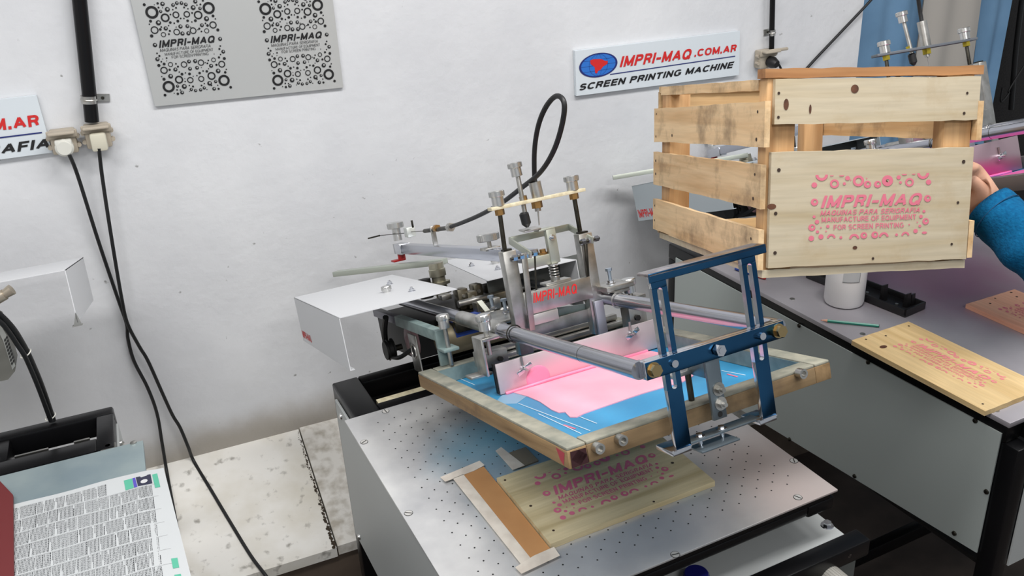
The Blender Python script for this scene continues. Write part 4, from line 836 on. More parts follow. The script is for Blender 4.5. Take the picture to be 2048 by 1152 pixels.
    m = MB(G); m.cyl((sv[0] + .002, -.435, zs + .002), (sv[0], -.435, sv[2] + .004), .0115, n=22); cg = m.build('cable_sleeve', STEEL, r)
    m = MB(G); m.nut((sn[0], -.435, zs - .016), (sn[0], -.435, zs - .003), .0105); m.build('brass_nut', nb, cg)
    m = MB(G); m.cyl((sn[0], -.435, zs - .022), (sn[0], -.435, zs - .016), .006, n=14); m.cyl((sw[0], -.435, sw[2]), (sn[0], -.435, zs - .02), .0014, n=8); m.build('inner_wire', STEEL, cg)
    if not far:
        m = MB(F); m.tube([(.0277, -.435, sv[2] - .01), (.0277, -.435, sv[2] + .01), (0.0277, -0.4554, 0.4006), (0.0277, -0.489, 0.4435), (0.03, -0.528, 0.473), (0.032, -0.5673, 0.4854), (0.032, -0.5901, 0.4718), (0.03, -0.5767, 0.4396), (0.026, -0.536, 0.3957), (0.022, -0.4738, 0.3592), (0.017, -0.3858, 0.3319), (0.012, -0.2885, 0.3046), (0.007, -0.1832, 0.2829), (0.002, -0.0842, 0.2667), (0.0, -0.0241, 0.2586), (0.0, 0.0147, 0.254)], .0047, 12, 6); m.build('control_cable', RUBBER, r)
    else:
        m = MB(G); m.tube([(.0442, -.435, sv[2]), (.043, -.436, sv[2] + .03), (.034, -.445, sv[2] + .07), (.02, -.46, sv[2] + .12), (.0, -.47, sv[2] + .2)], .0047, 12, 6); m.build('control_cable', RUBBER, r)
    q_ = .125 if far else 0.
    # --- arm to the rear, its end fitting and crank
    m = MB(F); m.rbox((0, -.06 if far else -.005, .198), (1, 0, 0), (0, 1, -.018), (0, .018, 1), .0125, .37 if far else .425, .0125, .001); arm = m.build('square_arm', mat('chromed_square_tube', (190, 194, 204), .2, 1.), r)
    m = MB(F); m.box(-.0142, .0142, .38 - q_, .445 - q_, .176, .204, .001); m.build('end_clamp', CHROME, arm)
    ak = (0.0, -0.2227, 0.2469); knob('arm_knob', arm, F, (0, ak[1], .230), (0, 0, 1), .0235, .016, stud=(.0045, .02))
    m = MB(F); m.box(-.017, .017, ak[1] - .016, ak[1] + .016, .2105, .2165, .001); m.build('arm_saddle', STEEL, arm)
    m = MB(F); m.lathe((0, .43 - q_, .212), (0, .43 - q_, .255), [(0, .010), (.6, .010), (.6, .0), ], 20); fit = m.build('rear_fitting', STEEL, r)
    knob('rear_knob', fit, F, (0, .432 - q_, .212), (0, 0, 1), .0225, .017, .012, .034)
    n0 = (0.0, 0.3111, 0.2382); m = MB(F); m.box(-.012, .012, n0[1] - .014, n0[1] + .014, n0[2] - .013, n0[2] + .013, .002); m.build('wire_block', mat('pale_zinc', (206, 210, 206), .4, .6), fit)
    s_ = (0.0, 0.2759, 0.2693); m = MB(F); m.cyl((0, s_[1], n0[2] + .012), (0, s_[1], s_[2]), .0028, n=10); m.build('block_screw', DSTEEL, fit)
    wl, wm_ = (0.0, 0.9975, 0.192), (0.0, 0.6742, 0.2122)
    w0 = (-.02, min(wm_[1], .50), n0[2] - .004)
    m = MB(F)
    if not far: m.cyl((-.055, .535, n0[2] - .012), (-.03, .50, n0[2] - .008), .0022, n=8); m.cyl((-.03, .50, n0[2] - .008), (0, n0[1], n0[2] - .002), .001, n=8); m.build('wire_end', DSTEEL, fit)
    c0, c1 = (0.0, 0.1864, 0.2429), (0.0, 0.0151, 0.2533)
    m = MB(F); m.cyl(c0, c1, .0052, n=16); m.cyl((0, n0[1], n0[2]), c0, .0009, n=8); bar_ = m.build('cable_barrel', DSTEEL, r)
    d_ = (Vector(c1) - Vector(c0)).normalized()
    q = (-0.0, 0.0926, 0.2514); m = MB(F); m.nut(Vector(q) - d_ * .008, Vector(q) + d_ * .008, .0092); m.build('barrel_nut', BRASSN, bar_)
    q = (0.0, -0.0042, 0.255); m = MB(F); m.nut(Vector(q) - d_ * .008, Vector(q) + d_ * .008, .0105); m.build('end_nut', STEEL, bar_)
    q = (0.0, 0.1221, 0.2464); m = MB(F); m.box(-.006, .006, q[1] - .0025, q[1] + .0025, .209, q[2] + .010, .001); m.build('barrel_lug', STEEL, bar_)
    # crank bar, red roller, hub
    ca, cb_ = (-0.168, 0.5252, 0.155), (0.0579, 0.2401, 0.155)
    if far: ca, cb_ = (-.3827, .3172, .17), (-.005, .13, .155)
    m = MB(F); m.bar((ca[0], ca[1], .178 if far else .150), (cb_[0] - .002, cb_[1], .160 if far else .150), .030, .014, bev=.001); m.build('crank_bar', mat('grey_green_bar', (178, 184, 174), .4, .4), r)
    m = MB(F); m.cyl((0, .43 - q_, .156), (0, .43 - q_, .176), .0105, n=22); m.box(-.028, .004, .418 - q_, .446 - q_, .156, .161, .001); m.build('red_roller', REDP, r)
    m = MB(F); hb = (.0, .150)
    m.lathe((hb[0], hb[1], .075), (hb[0], hb[1], .163), [(0, 0), (0, .014), (.12, .014), (.12, .026), (.2, .026), (.2, .018), (.38, .018), (.38, .027), (.46, .027), (.46, .017), (.62, .017), (.62, .021), (.82, .021), (.84, .019), (1, .0185), (1, 0)], 30); m.build('crank_hub', mat('olive_steel_hub', (172, 168, 150), .36, .9), r)
    m = MB(F); m.cyl((-.034, .165, .080), (-.034, .165, .128), .017, n=14); m.build('black_gear', BLACKM, r)
    # bearing blocks
    for (x, y), w2, h2 in (((-0.0287, -0.07), .013, .03), ((-0.0142, -0.0892), .012, .022), ((0.014, -0.058), .011, .03)):
        m = MB(F); m.box(x - w2, x + w2, y - .016, y + .016, .075, .092 + h2, .003); bb_ = m.build('bearing_block', BRGM, r); m = MB(F); m.cyl((x, y - .016, .088 + h2 * .6), (x, y - .019, .088 + h2 * .6), .004, n=12); m.build('block_screw', STEEL, bb_)
    m = MB(F); m.cyl((-.055, -.115, .095), (.16, -.115, .095), .008, n=16); m.build('cross_shaft', STEEL, r)
    for x, y, z, a, b, c, mt in ((-.045, -.215, .098, .010, .014, .010, BRGM), (-.015, -.235, .100, .008, .010, .012, STEEL), (.02, -.17, .102, .014, .012, .008, BRGM), (-.060, -.05, .108, .012, .012, .006, STEEL), (.045, -.06, .105, .012, .018, .010, DSTEEL)):
        m = MB(F); m.box(x - a, x + a, y - b, y + b, z - c, z + c, .0015); m.build('coupling_block', mt, r)
    m = MB(F); m.rbox((-.052, -.258, .105), (1, .2, 0), (0, 1, .5), (0, -.5, 1), .006, .020, .0006); m.build('pale_tag', mat('pale_tag_paint', (214, 216, 204), .6), r)
    m = MB(F); m.cyl((-.055, -.235, .082), (.05, -.235, .082), .006, n=14); m.build('tie_rod', STEEL, r)
    # fixing plates with tall bolts
    pl = (-0.0547, -0.3539, 0.105); m = MB(F); m.box(-.085, -.03, -.40, -.285, .088, .094, .001); m.box(-.08, -.045, -.40, -.30, .078, .084, .001); f1 = m.build('fixing_plate', STEEL, r)
    for q in ((-0.0338, -0.2603, 0.095), (-0.0355, -0.3315, 0.095)): bolt(f1, F, (q[0], q[1], .094), (0, 0, 1), .0062, .006, CHROME, .009, 'tall_bolt'); m = MB(F); m.cyl((q[0], q[1], .100), (q[0], q[1], .118), .0036, n=12); m.nut((q[0], q[1], .118), (q[0], q[1], .123), .0068); m.build('bolt_head', mat('bluish_zinc', (176, 190, 204), .3, .9), f1)
    m = MB(F); m.box(.105, .165, -.500, -.435, .116, .1255, .001); m.box(.112, .160, -.49, -.44, .1255 - .018, .114, .001); f2 = m.build('fixing_plate', STEEL, r)
    q = (0.1333, -0.4683, 0.126); bolt(f2, F, (q[0], q[1], .126), (0, 0, 1), .0062, .006, CHROME, .009, 'tall_bolt'); m = MB(F); m.cyl((q[0], q[1], .132), (q[0], q[1], .150), .0036, n=12); m.nut((q[0], q[1], .150), (q[0], q[1], .155), .0068); m.build('bolt_head', mat('bluish_zinc', (176, 190, 204), .3, .9), f2)
    # --- front clamp: blue plated bars
    m = MB(F); m.box(-.1165, .1165, -.968, -.960, .0875, .1120, .0012); m.box(-.1165, -.110, -.96, -.945, .0875, .1120, .001); m.box(.110, .1165, -.96, -.945, .0875, .1120, .001); m.box(-.11, .11, -.960, -.948, .1085, .1118, .001)
    xb = m.build('front_crossbar', [CHROME, BLUECH], r, face=(F.to_3x3() @ Vector((0, -1, 0)), 1))
    for s in (-1, 1): bolt(xb, F, (s * .105, -.968, .100), (0, -1, 0), .0088, .010, BRASS, .0105, 'brass_bolt')
    for s in (-1, 1): m = MB(F); m.cyl((s * .0737, -.968, .1005), (s * .0737, -.974, .1005), .0052, n=18); m.build('small_bolt', CHROME, xb)
    bolt(xb, F, (-.002, -.968, .1005), (0, -1, 0), .0085, .011, CHROME, 0, 'centre_bolt', .001)
    for a0 in (-.0825, .0665):   # slotted legs
        a1 = a0 + .0245; m = MB(F); ac = (a0 + a1) / 2; sw_ = .0042; y0_, y1_ = -.958, -.950; z0, z1 = -.023, .222; q0, q1 = .062, .202
        m.box(a0, a1, y0_, y1_, z0, q0, .0005); m.box(a0, a1, y0_, y1_, q1, z1, .0005); m.box(a0, ac - sw_, y0_, y1_, q0, q1); m.box(ac + sw_, a1, y0_, y1_, q0, q1)
        for zc, sgn in ((q0 , 1), (q1, -1)):
            for sd in (-1, 1):
                arc = [(ac + sd * sw_ * math.cos(PI / 2 * i / 6), zc + sgn * sw_ * (1 - math.sin(PI / 2 * i / 6)) * 1.0) for i in range(7)]
                pts_ = [(ac + sd * sw_, zc)] + [(ac + sd * sw_ * math.cos(PI / 2 * i / 6), zc + sgn * sw_ * (1 - math.sin(PI / 2 * i / 6))) for i in range(7)] + [(ac, zc)]
                m.prism([(x, y0_, z) for x, z in pts_[1:]] + [(ac + sd * sw_, y0_, zc)], (0, y1_ - y0_, 0))
        lg = m.build('slotted_leg', [CHROME, BLUECH], r, face=(F.to_3x3() @ Vector((0, -1, 0)), 1))
        m = MB(F); m.box(a0 - .006, a1, -.958, -.915, -.0300, -.0230, .0012); m.build('foot_plate', CHROME, lg)
        m = MB(F); m.box(a0, a1, -.9592, -.958, -.0235, -.0215); m.build('weld_bead', CHROME, lg)
    m = MB(F); m.box(-.094, .098, -.975, -.945, .222, .2265, .0012); m.build('top_bar', mat('chromed_flat_bar', (196, 190, 190), .22, 1., c2=(150, 140, 140), scale=50.), r)
    m = MB(F); m.box(-.094, .098, -.975, -.972, .214, .2265, .001); m.build('top_bar_edge', BLUECH, r)
    m = MB(F); m.box(-.0115, .0115, -.952, -.946, -.003, .0875, .001); m.box(-.0115, -.0060, -.946, -.905, .058, .086, .001); br_ = m.build('angle_bracket', mat('grey_blue_steel', (128, 140, 148), .35, .9), r)
    for z in (.0400, .0190): bolt(br_, F, (.003, -.952, z), (0, -1, 0), .0062, .008, STEEL, .0098, 'bracket_bolt', .005)
    m = MB(F); m.disc((.0, -.9522, .004), (1, 0, 0), (0, 0, 1), .0042, 16); m.build('slot_hole', BLACKM, br_, smooth=False, recalc=False)
    m = MB(F); m.box(-.045, .010, -.915, -.895, .060, .066, .001); ca_ = m.build('clamp_arm', STEEL, r)
    m = MB(F); m.cyl((-.012, -.905, .019), (-.012, -.905, .060), .0045, n=14); m.build('clamp_screw', DSTEEL, ca_)
    knob('clamp_knob', ca_, F, (.000, -.895, .066), (0, 0, 1), .0135, .010, .010, .012)
    m = MB(F); m.box(-.058, .070, -.948, -.926, -.0260, -.0225, .0006); lb = m.build('lower_bar', mat('grey_blue_steel', (128, 140, 148), .35, .9), r)
    m = MB(F); m.box(-.045, .020, -.962, -.930, -.038, -.035, .0006); m.build('lower_plate', mat('grey_blue_steel', (128, 140, 148), .35, .9), lb)
    for x in (-.03, .008): bolt(lb, F, (x, -.938, -.0225), (0, 0, 1), .005, .004, CHROME, .008, 'plate_bolt'); m = MB(F); m.cyl((x, -.938, -.035), (x, -.938, -.0225), .0035, n=10); m.build('plate_stud', CHROME, lb)
    return r
pA = press(FH, 'screen_printing_press', 'screen printing press over the blue and pink screen in the middle', False)
pB = press(FK, 'screen_printing_press', 'screen printing press with magenta squeegee plate partly hidden behind the wooden crate', True)

# ------------------------------------------------------------------ screen of the far press
FSK = shift(FK, 0, -.613, 0)
r = root('printing_screen', FSK, 'screen frame with magenta ink behind the hand on the far press', 'printing screen')
KY0, KY1 = -1.02, -.40
GRF = mat('grey_metal_frame', (112, 106, 106), .45, .6)
for x0, x1, y0, y1 in ((-.25, -.22, KY0, KY1), (.22, .25, KY0, KY1), (-.22, .22, KY0, KY0 + .03), (-.22, .22, KY1 - .03, KY1)): MB(FK).box(x0, x1, y0, y1, -.012, .018, .001).build('frame_rail', GRF, r)
m = MB(FK); m.box(-.235, .235, KY0 + .015, KY1 - .015, -.0135, -.0118); me = m.build('mesh', EMUL, r)
m = MB(FK); m.prism([(-.20, -.97, -.0118), (.20, -.98, -.0118), (.215, -.64, -.0118), (-.19, -.63, -.0118)], (0, 0, .002)); m.build('magenta_ink', mat('magenta_ink', (226, 92, 164), .3, c2=(236, 120, 184), scale=20.), me)

# ------------------------------------------------------------------ far cabinet
r = root('press_cabinet', shift(FB, 1.84, 1.45, 0), 'black framed cabinet with large grey side panel under the crate', 'cabinet')
s0, s1, t0, t1 = 1.463, 2.25, .878, 2.027
for x in (s0 + .021, s1 - .021):
    for y in (t0 + .021, t1 - .02): MB(FB).box(x - .02, x + .02, y - .02, y + .02, 0, .80, .003).build('leg', BLACK, r)
MB(FB).box(s0, s0 + .045, t0 + .03, t1, .800, .846, .004).build('top_rail', BLACK, r)
MB(FB).box(s1 - .045, s1, t0, t1, .800, .846, .004).build('top_rail', BLACK, r)
MB(FB).box(s0 + .045, s1 - .045, t0, t0 + .04, .800, .838, .004).build('top_rail', BLACK, r)
MB(FB).box(s0 + .045, s1 - .045, t1 - .04, t1, .800, .846, .004).build('top_rail', BLACK, r)
MB(FB).box(s0 + .045, s1 - .045, 1.82, 1.86, .800, .8355, .004).build('top_rail', BLACK, r)
m = MB(FB); m.hexa([(s0 - .004, .917, .525), (s0 - .001, .917, .525), (s0 - .001, 1.985, .444), (s0 - .004, 1.985, .444), (s0 - .004, .917, .820), (s0 - .001, .917, .820), (s0 - .001, 1.985, .816), (s0 - .004, 1.985, .816)]); m.build('side_panel', PANELD, r)
for c, x, y in ((14,315,548),(14,757,782),(25,1475,135),(25,1548,600),(25,1338,872),(25,685,498),(25,260,257)):
    pass
for q in ((1.459, 1.4726, 0.815), (1.459, 1.2527, 0.8178), (1.459, 0.9747, 0.8178), (1.459, 0.9225, 0.6779), (1.459, 0.9729, 0.5358), (1.459, 1.249, 0.5075), (1.459, 1.4691, 0.4838)):
    m = MB(FB); m.lathe((s0 - .004, q[1], q[2]), (s0 - .009, q[1], q[2]), [(0, .0055), (.6, .0048), (1, 0)], 14); m.build('panel_screw', DSTEEL, r)
m = MB(FB); m.box(s0 + .045, s1 - .045, t0 - .002, t0 + .002, .50, .79); m.build('front_panel', PANEL, r)
m = MB(FB); m.box(s0 + .04, s1 - .04, t0 + .04, t1 - .04, .46, .47); m.build('inner_floor', BLACKM, r)
m = MB(FB); m.box(s0 + .001, s0 + .03, t0 + .04, t1 - .04, .10, .14, .003); m.build('lower_rail', BLACK, r)
m = MB(FB); m.box(s0 + .03, s1 - .03, t0 + .45, t0 + .48, .10, .14, .003); m.build('lower_rail', BLACK, r)
PURP = mat('grey_worn_metal_top', (176, 173, 178), .42, .4, c2=(164, 160, 166), scale=6.)
stain_light_blobs(PURP, [((.06, .06, .85), (.34, .5, .3), (158, 108, 138), .8, .5)])
m = MB(FB); m.box(s0 - .003, s1, .905, 1.835, .8385, .85, .001); tp = m.build('metal_top', PURP, r)
for q in ((1.4922, 1.5423, 0.85), (1.4968, 1.3149, 0.85), (1.4729, 0.9487, 0.85)):
    m = MB(FB); m.lathe((q[0] + .004, q[1], .8495), (q[0] + .004, q[1], .8512), [(0, .007), (1, .0064), (1, 0)], 18); m.build('top_screw', STEEL, r)

# things on the far cabinet
zt = .8505
FO = shift(FB, 1.441, .945, zt)
printed_board(shift(FB, 1.4405, .945, zt), .178, .346, .011, WPALE2, mat('soft_pink_print', (232, 138, 142), .6), 'yellowish board with faded pink print overhanging the cabinet edge', (.100, .170), .150, .115, ux=(0, -1), nl=((.17, .96), (.9, .95), (.1, .06), (.83, .06), (.45, .93)), kn=((.2, .83, .006),))
FPB = FB @ Matrix.Translation((1.7945, .955, zt)) @ Matrix.Rotation(math.radians(-1.5), 4, 'Z')
printed_board(FPB, .166, .33, .011, WPINK, PINKPR, 'pinkish board with pink print beside the yellowish board', (.085, .165), .150, .115, ux=(0, -1), nl=((.5, .96), (.8, .9), (.3, .92), (.86, .97)))
b0 = (1.588, 1.462); r = root('white_bottle', shift(FB, b0[0], b0[1], zt), 'white plastic bottle with pale label standing below the crate', 'bottle')
m = MB(FB); m.lathe((b0[0], b0[1], zt), (b0[0], b0[1], zt + .15), [(0, 0), (0, .040), (.02, .045), (.07, .0475), (.80, .0475), (.9, .040), (.95, .024), (1, .022), (1, 0)], 40); m.build('body', BOTTLE, r)
m = MB(FB); m.cyl((b0[0], b0[1], zt + .148), (b0[0], b0[1], zt + .165), .026, n=30); m.build('cap', BOTTLE, r)
def wrap(a0, a1, z0, z1, rr, mt, nm, par):
    m = MB(FB); n = 10; v = []
    for i in range(n + 1):
        a = a0 + (a1 - a0) * i / n
        for rad in (rr, rr + .0006):
            for z in (z0, z1): v.append((b0[0] + rad * math.cos(a), b0[1] + rad * math.sin(a), zt + z))
    f = []
    for i in range(n): k = i * 4; f += [(k + 2, k + 6, k + 7, k + 3), (k, k + 1, k + 5, k + 4), (k, k + 4, k + 6, k + 2), (k + 1, k + 3, k + 7, k + 5)]
    m.add(v, f); return m.build(nm, mt, par)
lb = wrap(math.radians(215), math.radians(262), .075, .135, .0476, LABEL, 'label', r)
wrap(math.radians(214), math.radians(263), .0735, .0748, .0477, LABELL, 'label_border', lb); wrap(math.radians(262.2), math.radians(263.4), .0735, .135, .0477, LABELL, 'label_border', lb)
wrap(math.radians(222), math.radians(240), .105, .109, .0484, LABELL, 'label_print', lb); wrap(math.radians(245), math.radians(250), .110, .118, .0484, LABELL, 'label_print', lb)
r = root('pencil', shift(FB, 1.51, 1.366, zt), 'green pencil lying beside the white bottle', 'pencil')
P0, P1 = Vector((1.4655, 1.413, zt + .0036)), Vector((1.5563, 1.320, zt + .0036)); d = (P0 - P1).normalized()
m = MB(FB); m.cyl(P1, P0 - d * .016, .0036, n=6); m.build('barrel', PENCIL, r, ang=20)
m = MB(FB); m.cyl(P0 - d * .016, P0 - d * .003, .0035, .0009, n=10); m.build('sharpened_wood', PWOOD, r)
m = MB(FB); m.cyl(P0 - d * .003, P0, .0009, .0002, n=8); m.build('lead', REDP, r)
m = MB(FB); m.cyl(P1, P1 - d * .0012, .0034, n=10); m.build('dark_end', DKPLAST, r)
r = root('marker_pen', shift(FB, 1.51, 1.70, zt), 'small blue and red marker under the near crate corner', 'pen')
P0, P1 = Vector((1.518, 1.668, zt + .005)), Vector((1.494, 1.760, zt + .005)); d = (P0 - P1).normalized()
m = MB(FB); m.cyl(P1, P0 - d * .02, .005, n=16); m.build('barrel', CAPBLUE, r)
m = MB(FB); m.cyl(P0 - d * .02, P0, .0052, .0042, n=16); m.build('cap', REDP, r)
# black plastic holder behind the bottle
a = Vector((1.6900, 1.375, zt)); FT = basis(FB @ Vector((1.648, 1.336, zt)), FB.to_3x3() @ Vector((.935, .355, 0)).normalized(), FB.to_3x3() @ Vector((-.355, .935, 0)).normalized(), (0, 0, 1))
FT = basis(FB @ Vector((1.616, 1.317, zt)), FB.to_3x3() @ Vector((.94, .34, 0)).normalized(), FB.to_3x3() @ Vector((-.34, .94, 0)).normalized(), (0, 0, 1))
FT = FB @ Matrix.Translation((1.644, 1.322, zt)) @ Matrix.Rotation(math.radians(6), 4, 'Z')
r = root('plastic_holder', FT, 'black plastic holder with two upright prongs behind the bottle', 'plastic holder')
m = MB(FT); m.box(0, .076, 0, .30, 0, .006, .002); m.box(0, .005, 0, .30, .004, .020, .001); m.box(.071, .076, 0, .30, .004, .020, .001); m.box(0, .076, 0, .005, .004, .020, .001); m.box(0, .076, .295, .30, .004, .020, .001); m.build('tray', DKPLAST, r)
for x, y, h in ((.030, .085, .050), (.045, .030, .042), (.062, .030, .036)):
    m = MB(FT); m.hexa([(x - .008, y - .006, .005), (x + .008, y - .006, .005), (x + .008, y + .006, .005), (x - .008, y + .006, .005), (x - .0065, y - .004, h), (x + .0065, y - .004, h), (x + .0065, y + .004, h - .004), (x - .0065, y + .004, h - .004)]); m.build('prong', DKPLAST, r, ang=20)
for y in (.05, .135):
    m = MB(FT); m.cyl((.035, y, .006), (.035, y, .009), .004, n=12); m.build('small_screw', STEEL, r)

# ------------------------------------------------------------------ wooden crate (frame FC: x along its front, y to its back, z up)
r = root('wooden_crate', FC, 'slatted pine crate with pink bubble print held up on the right', 'crate')
def slat(F, x0, x1, y0, y1, z0, z1, axis, m, nm='slat', dz=(0, 0), nl=(), face=None, kn=()):
    """sawn slat with slightly uneven edges; dz lowers its two ends"""
    mb = MB(F); n = 16; L0, L1 = ((x0, x1) if axis == 0 else (y0, y1)); lo = []; hi = []
    for i in range(n + 1):
        t = i / n; u = L0 + (L1 - L0) * t; e = dz[0] * (1 - t) + dz[1] * t
        lo.append((u, z0 + e + random.uniform(-.0008, .0008))); hi.append((u, z1 + e + random.uniform(-.0008, .0008)))
    poly = lo + hi[::-1]
    if axis == 0: mb.prism([(u, y0, z) for u, z in poly], (0, y1 - y0, 0))
    else: mb.prism([(x0, u, z) for u, z in poly], (x1 - x0, 0, 0))
    o = mb.build(nm, m, r, ang=25)
    if nl: nails(F, nl, face, .0026, o)
    for c, a, b in kn:
        k = MB(F); fv = Vector(face); u = Vector((1, 0, 0)) if axis == 0 else Vector((0, 1, 0)); c = Vector(c) + fv * .0005; k.disc(c, u * a, (0, 0, b), 1, 16); k.build('wood_knot', KNOTM, o, smooth=False, recalc=False)
    return o
W_, D_c, H_ = .352, .507, .3175
for x0, x1, y0, y1, nm in ((.002, .050, .001, .030, 'corner_post'), (.302, .350, .001, .030, 'corner_post'), (.002, .045, .445, .495, 'corner_post'), (.307, .350, .475, .505, 'corner_post')):
    MB(FC).box(x0, x1, y0, y1, .006, .306, .002).build(nm, WCRZ, r)
slat(FC, -.003, .3625, -.002, .026, .3055, .3195, 0, WEDGE, 'top_rail', (0, 0))
slat(FC, .0, .022, .028, .498, .288, .3045, 1, WCRY, 'top_rail', (0, .006))
slat(FC, .330, .352, .028, .505, .288, .3045, 1, WCRY, 'top_rail')
slat(FC, .0, .352, .498, .510, .298, .311, 0, WCR, 'top_rail')
fr = (0, -1, 0); yf = -.009
slat(FC, .0105, .3535, yf, 0, .2360, .3035, 0, WCRP, 'front_slat', (0, -.001), [(.016, yf, .283), (.0165, yf, .247), (.331, yf, .277), (.328, yf, .246)], fr, [((.0285, yf, .266), .0042, .0085), ((.140, yf, .287), .0065, .0065), ((.068, yf, .258), .002, .007)])
pn = slat(FC, .0075, .3500, yf, 0, .0145, .1945, 0, WCRP, 'front_panel', (0, -.002), [(.020, yf, .167), (.017, yf, .100), (.018, yf, .038), (.333, yf, .170), (.328, yf, .105), (.322, yf, .038), (.185, yf, .021)], fr, [((.010, yf, .111), .0075, .0045), ((.153, yf, .040), .004, .0028), ((.201, yf, .142), .0028, .003)])
m = MB(FC); c0 = Vector((0.1762, -0.0094, 0.1045)); cxv = Vector((0.2478, -0.0094, 0.1031)) - c0; cxv.y = 0; cyv = Vector((0.1741, -0.0094, 0.1438)) - c0; cyv.y = 0
c0.y = -.0096; cxv *= 2; cyv *= 1 / .3
print_design(m, lambda u, v: c0 + cxv * u + Vector((0, 0, 1)) * (.021 * u * cxv.length * 0) + cyv * (v + .0105 * u * 1), 1.); m.build('pink_print', PINKPR, pn, smooth=False, recalc=False)
slat(FC, .0, .352, -.004, .50, -.002, .0105, 0, WCRP, 'bottom_board', (0, -.001))
sf = (-1, 0, 0); xs = -.009
slat(FC, xs, 0, -.017, .513, .2010, .2690, 1, WCRY, 'side_slat', (.002, -.002), [(xs, .008, .256), (xs, .010, .214), (xs, .498, .256), (xs, .50, .210), (xs, .40, .214)], sf)
slat(FC, xs, 0, -.008, .516, .1090, .1765, 1, WCRY, 'side_slat', (-.001, .001), [(xs, .012, .160), (xs, .016, .122), (xs, .50, .160), (xs, .50, .133)], sf)
slat(FC, xs, 0, -.007, .517, .0128, .0765, 1, WCRY, 'side_slat', (-.002, .003), [(xs, .02, .058), (xs, .03, .026), (xs, .505, .066), (xs, .505, .035)], sf)
slat(FC, .352, .361, -.010, .510, .2035, .265, 1, WCRY, 'side_slat'); slat(FC, .352, .361, -.008, .510, .014, .075, 1, WCRY, 'side_slat')
slat(FC, .0, .352, .505, .514, .240, .300, 0, WCR, 'back_slat'); slat(FC, .0, .352, .505, .514, .008, .030, 0, WCR, 'back_slat')

# ------------------------------------------------------------------ person: sleeve, wrist and hand at the crate's right side
def skin_mesh(chains, name, m, F, levels=2):
    """connected joints with radii grown into one continuous surface"""
    bm = bmesh.new(); V = {}; rad = {}
    for ch in chains:
        prev = None
        for key, p, rr in ch:
            if key not in V: V[key] = bm.verts.new(F @ Vector(p)); rad[key] = rr
            if prev is not None and prev != key: bm.edges.new((V[prev], V[key]))
            prev = key
    me = bpy.data.meshes.new(name); bm.verts.index_update(); keys = {V[k].index: k for k in V}; bm.to_mesh(me); bm.free()
    o = bpy.data.objects.new(name, me); COL.objects.link(o); sk = o.modifiers.new('skin', 'SKIN'); sk.use_smooth_shade = True
    for i, sv in enumerate(me.skin_vertices[0].data): q = rad[keys[i]]; sv.radius = q if isinstance(q, tuple) else (q, q); sv.use_root = (i == 0)
    ss = o.modifiers.new('sub', 'SUBSURF'); ss.levels = levels; ss.render_levels = levels
    dg = bpy.context.evaluated_depsgraph_get(); me2 = bpy.data.meshes.new_from_object(o.evaluated_get(dg)); bpy.data.objects.remove(o)
    mb = MB(); mb.add([v.co.copy() for v in me2.vertices], [tuple(p.vertices) for p in me2.polygons]); bpy.data.meshes.remove(me2)
    return mb
Wr = Vector((0.4413, 0.0762, 0.0871)); El = Vector((0.5097, -0.0761, -0.0316))
Pa = Vector((.390, .080, .146))
ch = [[('e', El, .042), ('f', El.lerp(Wr, .45), .040), ('w0', El.lerp(Wr, .85), .034), ('w', Wr, (.029, .033)), ('p', Pa.lerp(Wr, .45), (.022, .036)), ('k', Pa, (.015, .038))]]
for i, (dy, L, z) in enumerate(((-.030, .9, .006), (-.010, 1., .010), (.010, .95, .008), (.028, .78, .0))):   # four fingers pass through the side gap and curl inside
    b = Pa + Vector((-.004, dy * .9, z)); ch.append([('k', Pa, 0), ('b%d' % i, b, .0105), ('m%d' % i, b + Vector((-.034, dy * .15, .012)) * L, .0092), ('n%d' % i, b + Vector((-.056, dy * .2, -.004)) * L, .0085), ('t%d' % i, b + Vector((-.062, dy * .2, -.026)) * L, .0075)])
tb = Wr.lerp(Pa, .35) + Vector((-.004, -.020, .012))
ch.append([('p', Pa, 0), ('h0', tb, .0135), ('h1', tb + Vector((-.026, .012, .022)), .0115), ('h2', tb + Vector((-.050, .020, .030)), .0095)])
mbp = skin_mesh(ch, 'person', SKIN, FC)
person = mbp.build('person', SKIN, None, base=FC @ Matrix.Translation(Wr), ang=180)
tag(person, 'person in a blue fleece sleeve gripping the wooden crate from its side', 'person')
cuff = (0.4199, 0.0632, 0.0822)
cu = Vector(cuff); ax_ = (El - Wr).normalized()
u1 = ax_.cross(Vector((0, 1, 0))).normalized(); u2 = ax_.cross(u1).normalized()
m = MB(FC); vs = []; fs = []; n = 48; K = 44; Ls = .46
for j in range(K + 1):
    t = j / K; p = Wr + ax_ * (.006 + Ls * t); rr = .0415 + .0175 * min(1, t * 2.2)
    if j < 2: rr += .0012
    fold = .0035 * math.sin(t * 34 + .6) * (1 if t > .12 else t / .12) + .004 * math.exp(-((t - .27) / .03) ** 2) * -1.6
    for i in range(n):
        a = 2 * PI * i / n; q = rr + fold * (.5 + .5 * math.sin(a * 2 + t * 9)) + .002 * math.sin(a * 3 + t * 25) + (.006 * math.sin(a - .8) * t)
        vs.append(p + u1 * (q * math.cos(a)) + u2 * (q * math.sin(a) * 1.04))
o_n = len(vs)
for i in range(n):   # turned-in cuff
    a = 2 * PI * i / n; vs.append(Wr + ax_ * .030 + u1 * (.030 * math.cos(a)) + u2 * (.030 * math.sin(a)))
for j in range(K):
    for i in range(n): fs.append((j * n + i, j * n + (i + 1) % n, (j + 1) * n + (i + 1) % n, (j + 1) * n + i))
for i in range(n): fs.append((i, o_n + i, o_n + (i + 1) % n, (i + 1) % n))
fs.append(tuple(K * n + i for i in range(n)))
m.add(vs, fs); sl_ = m.build('fleece_sleeve', FLEECE, person, ang=180)
m = MB(FC); pts = []
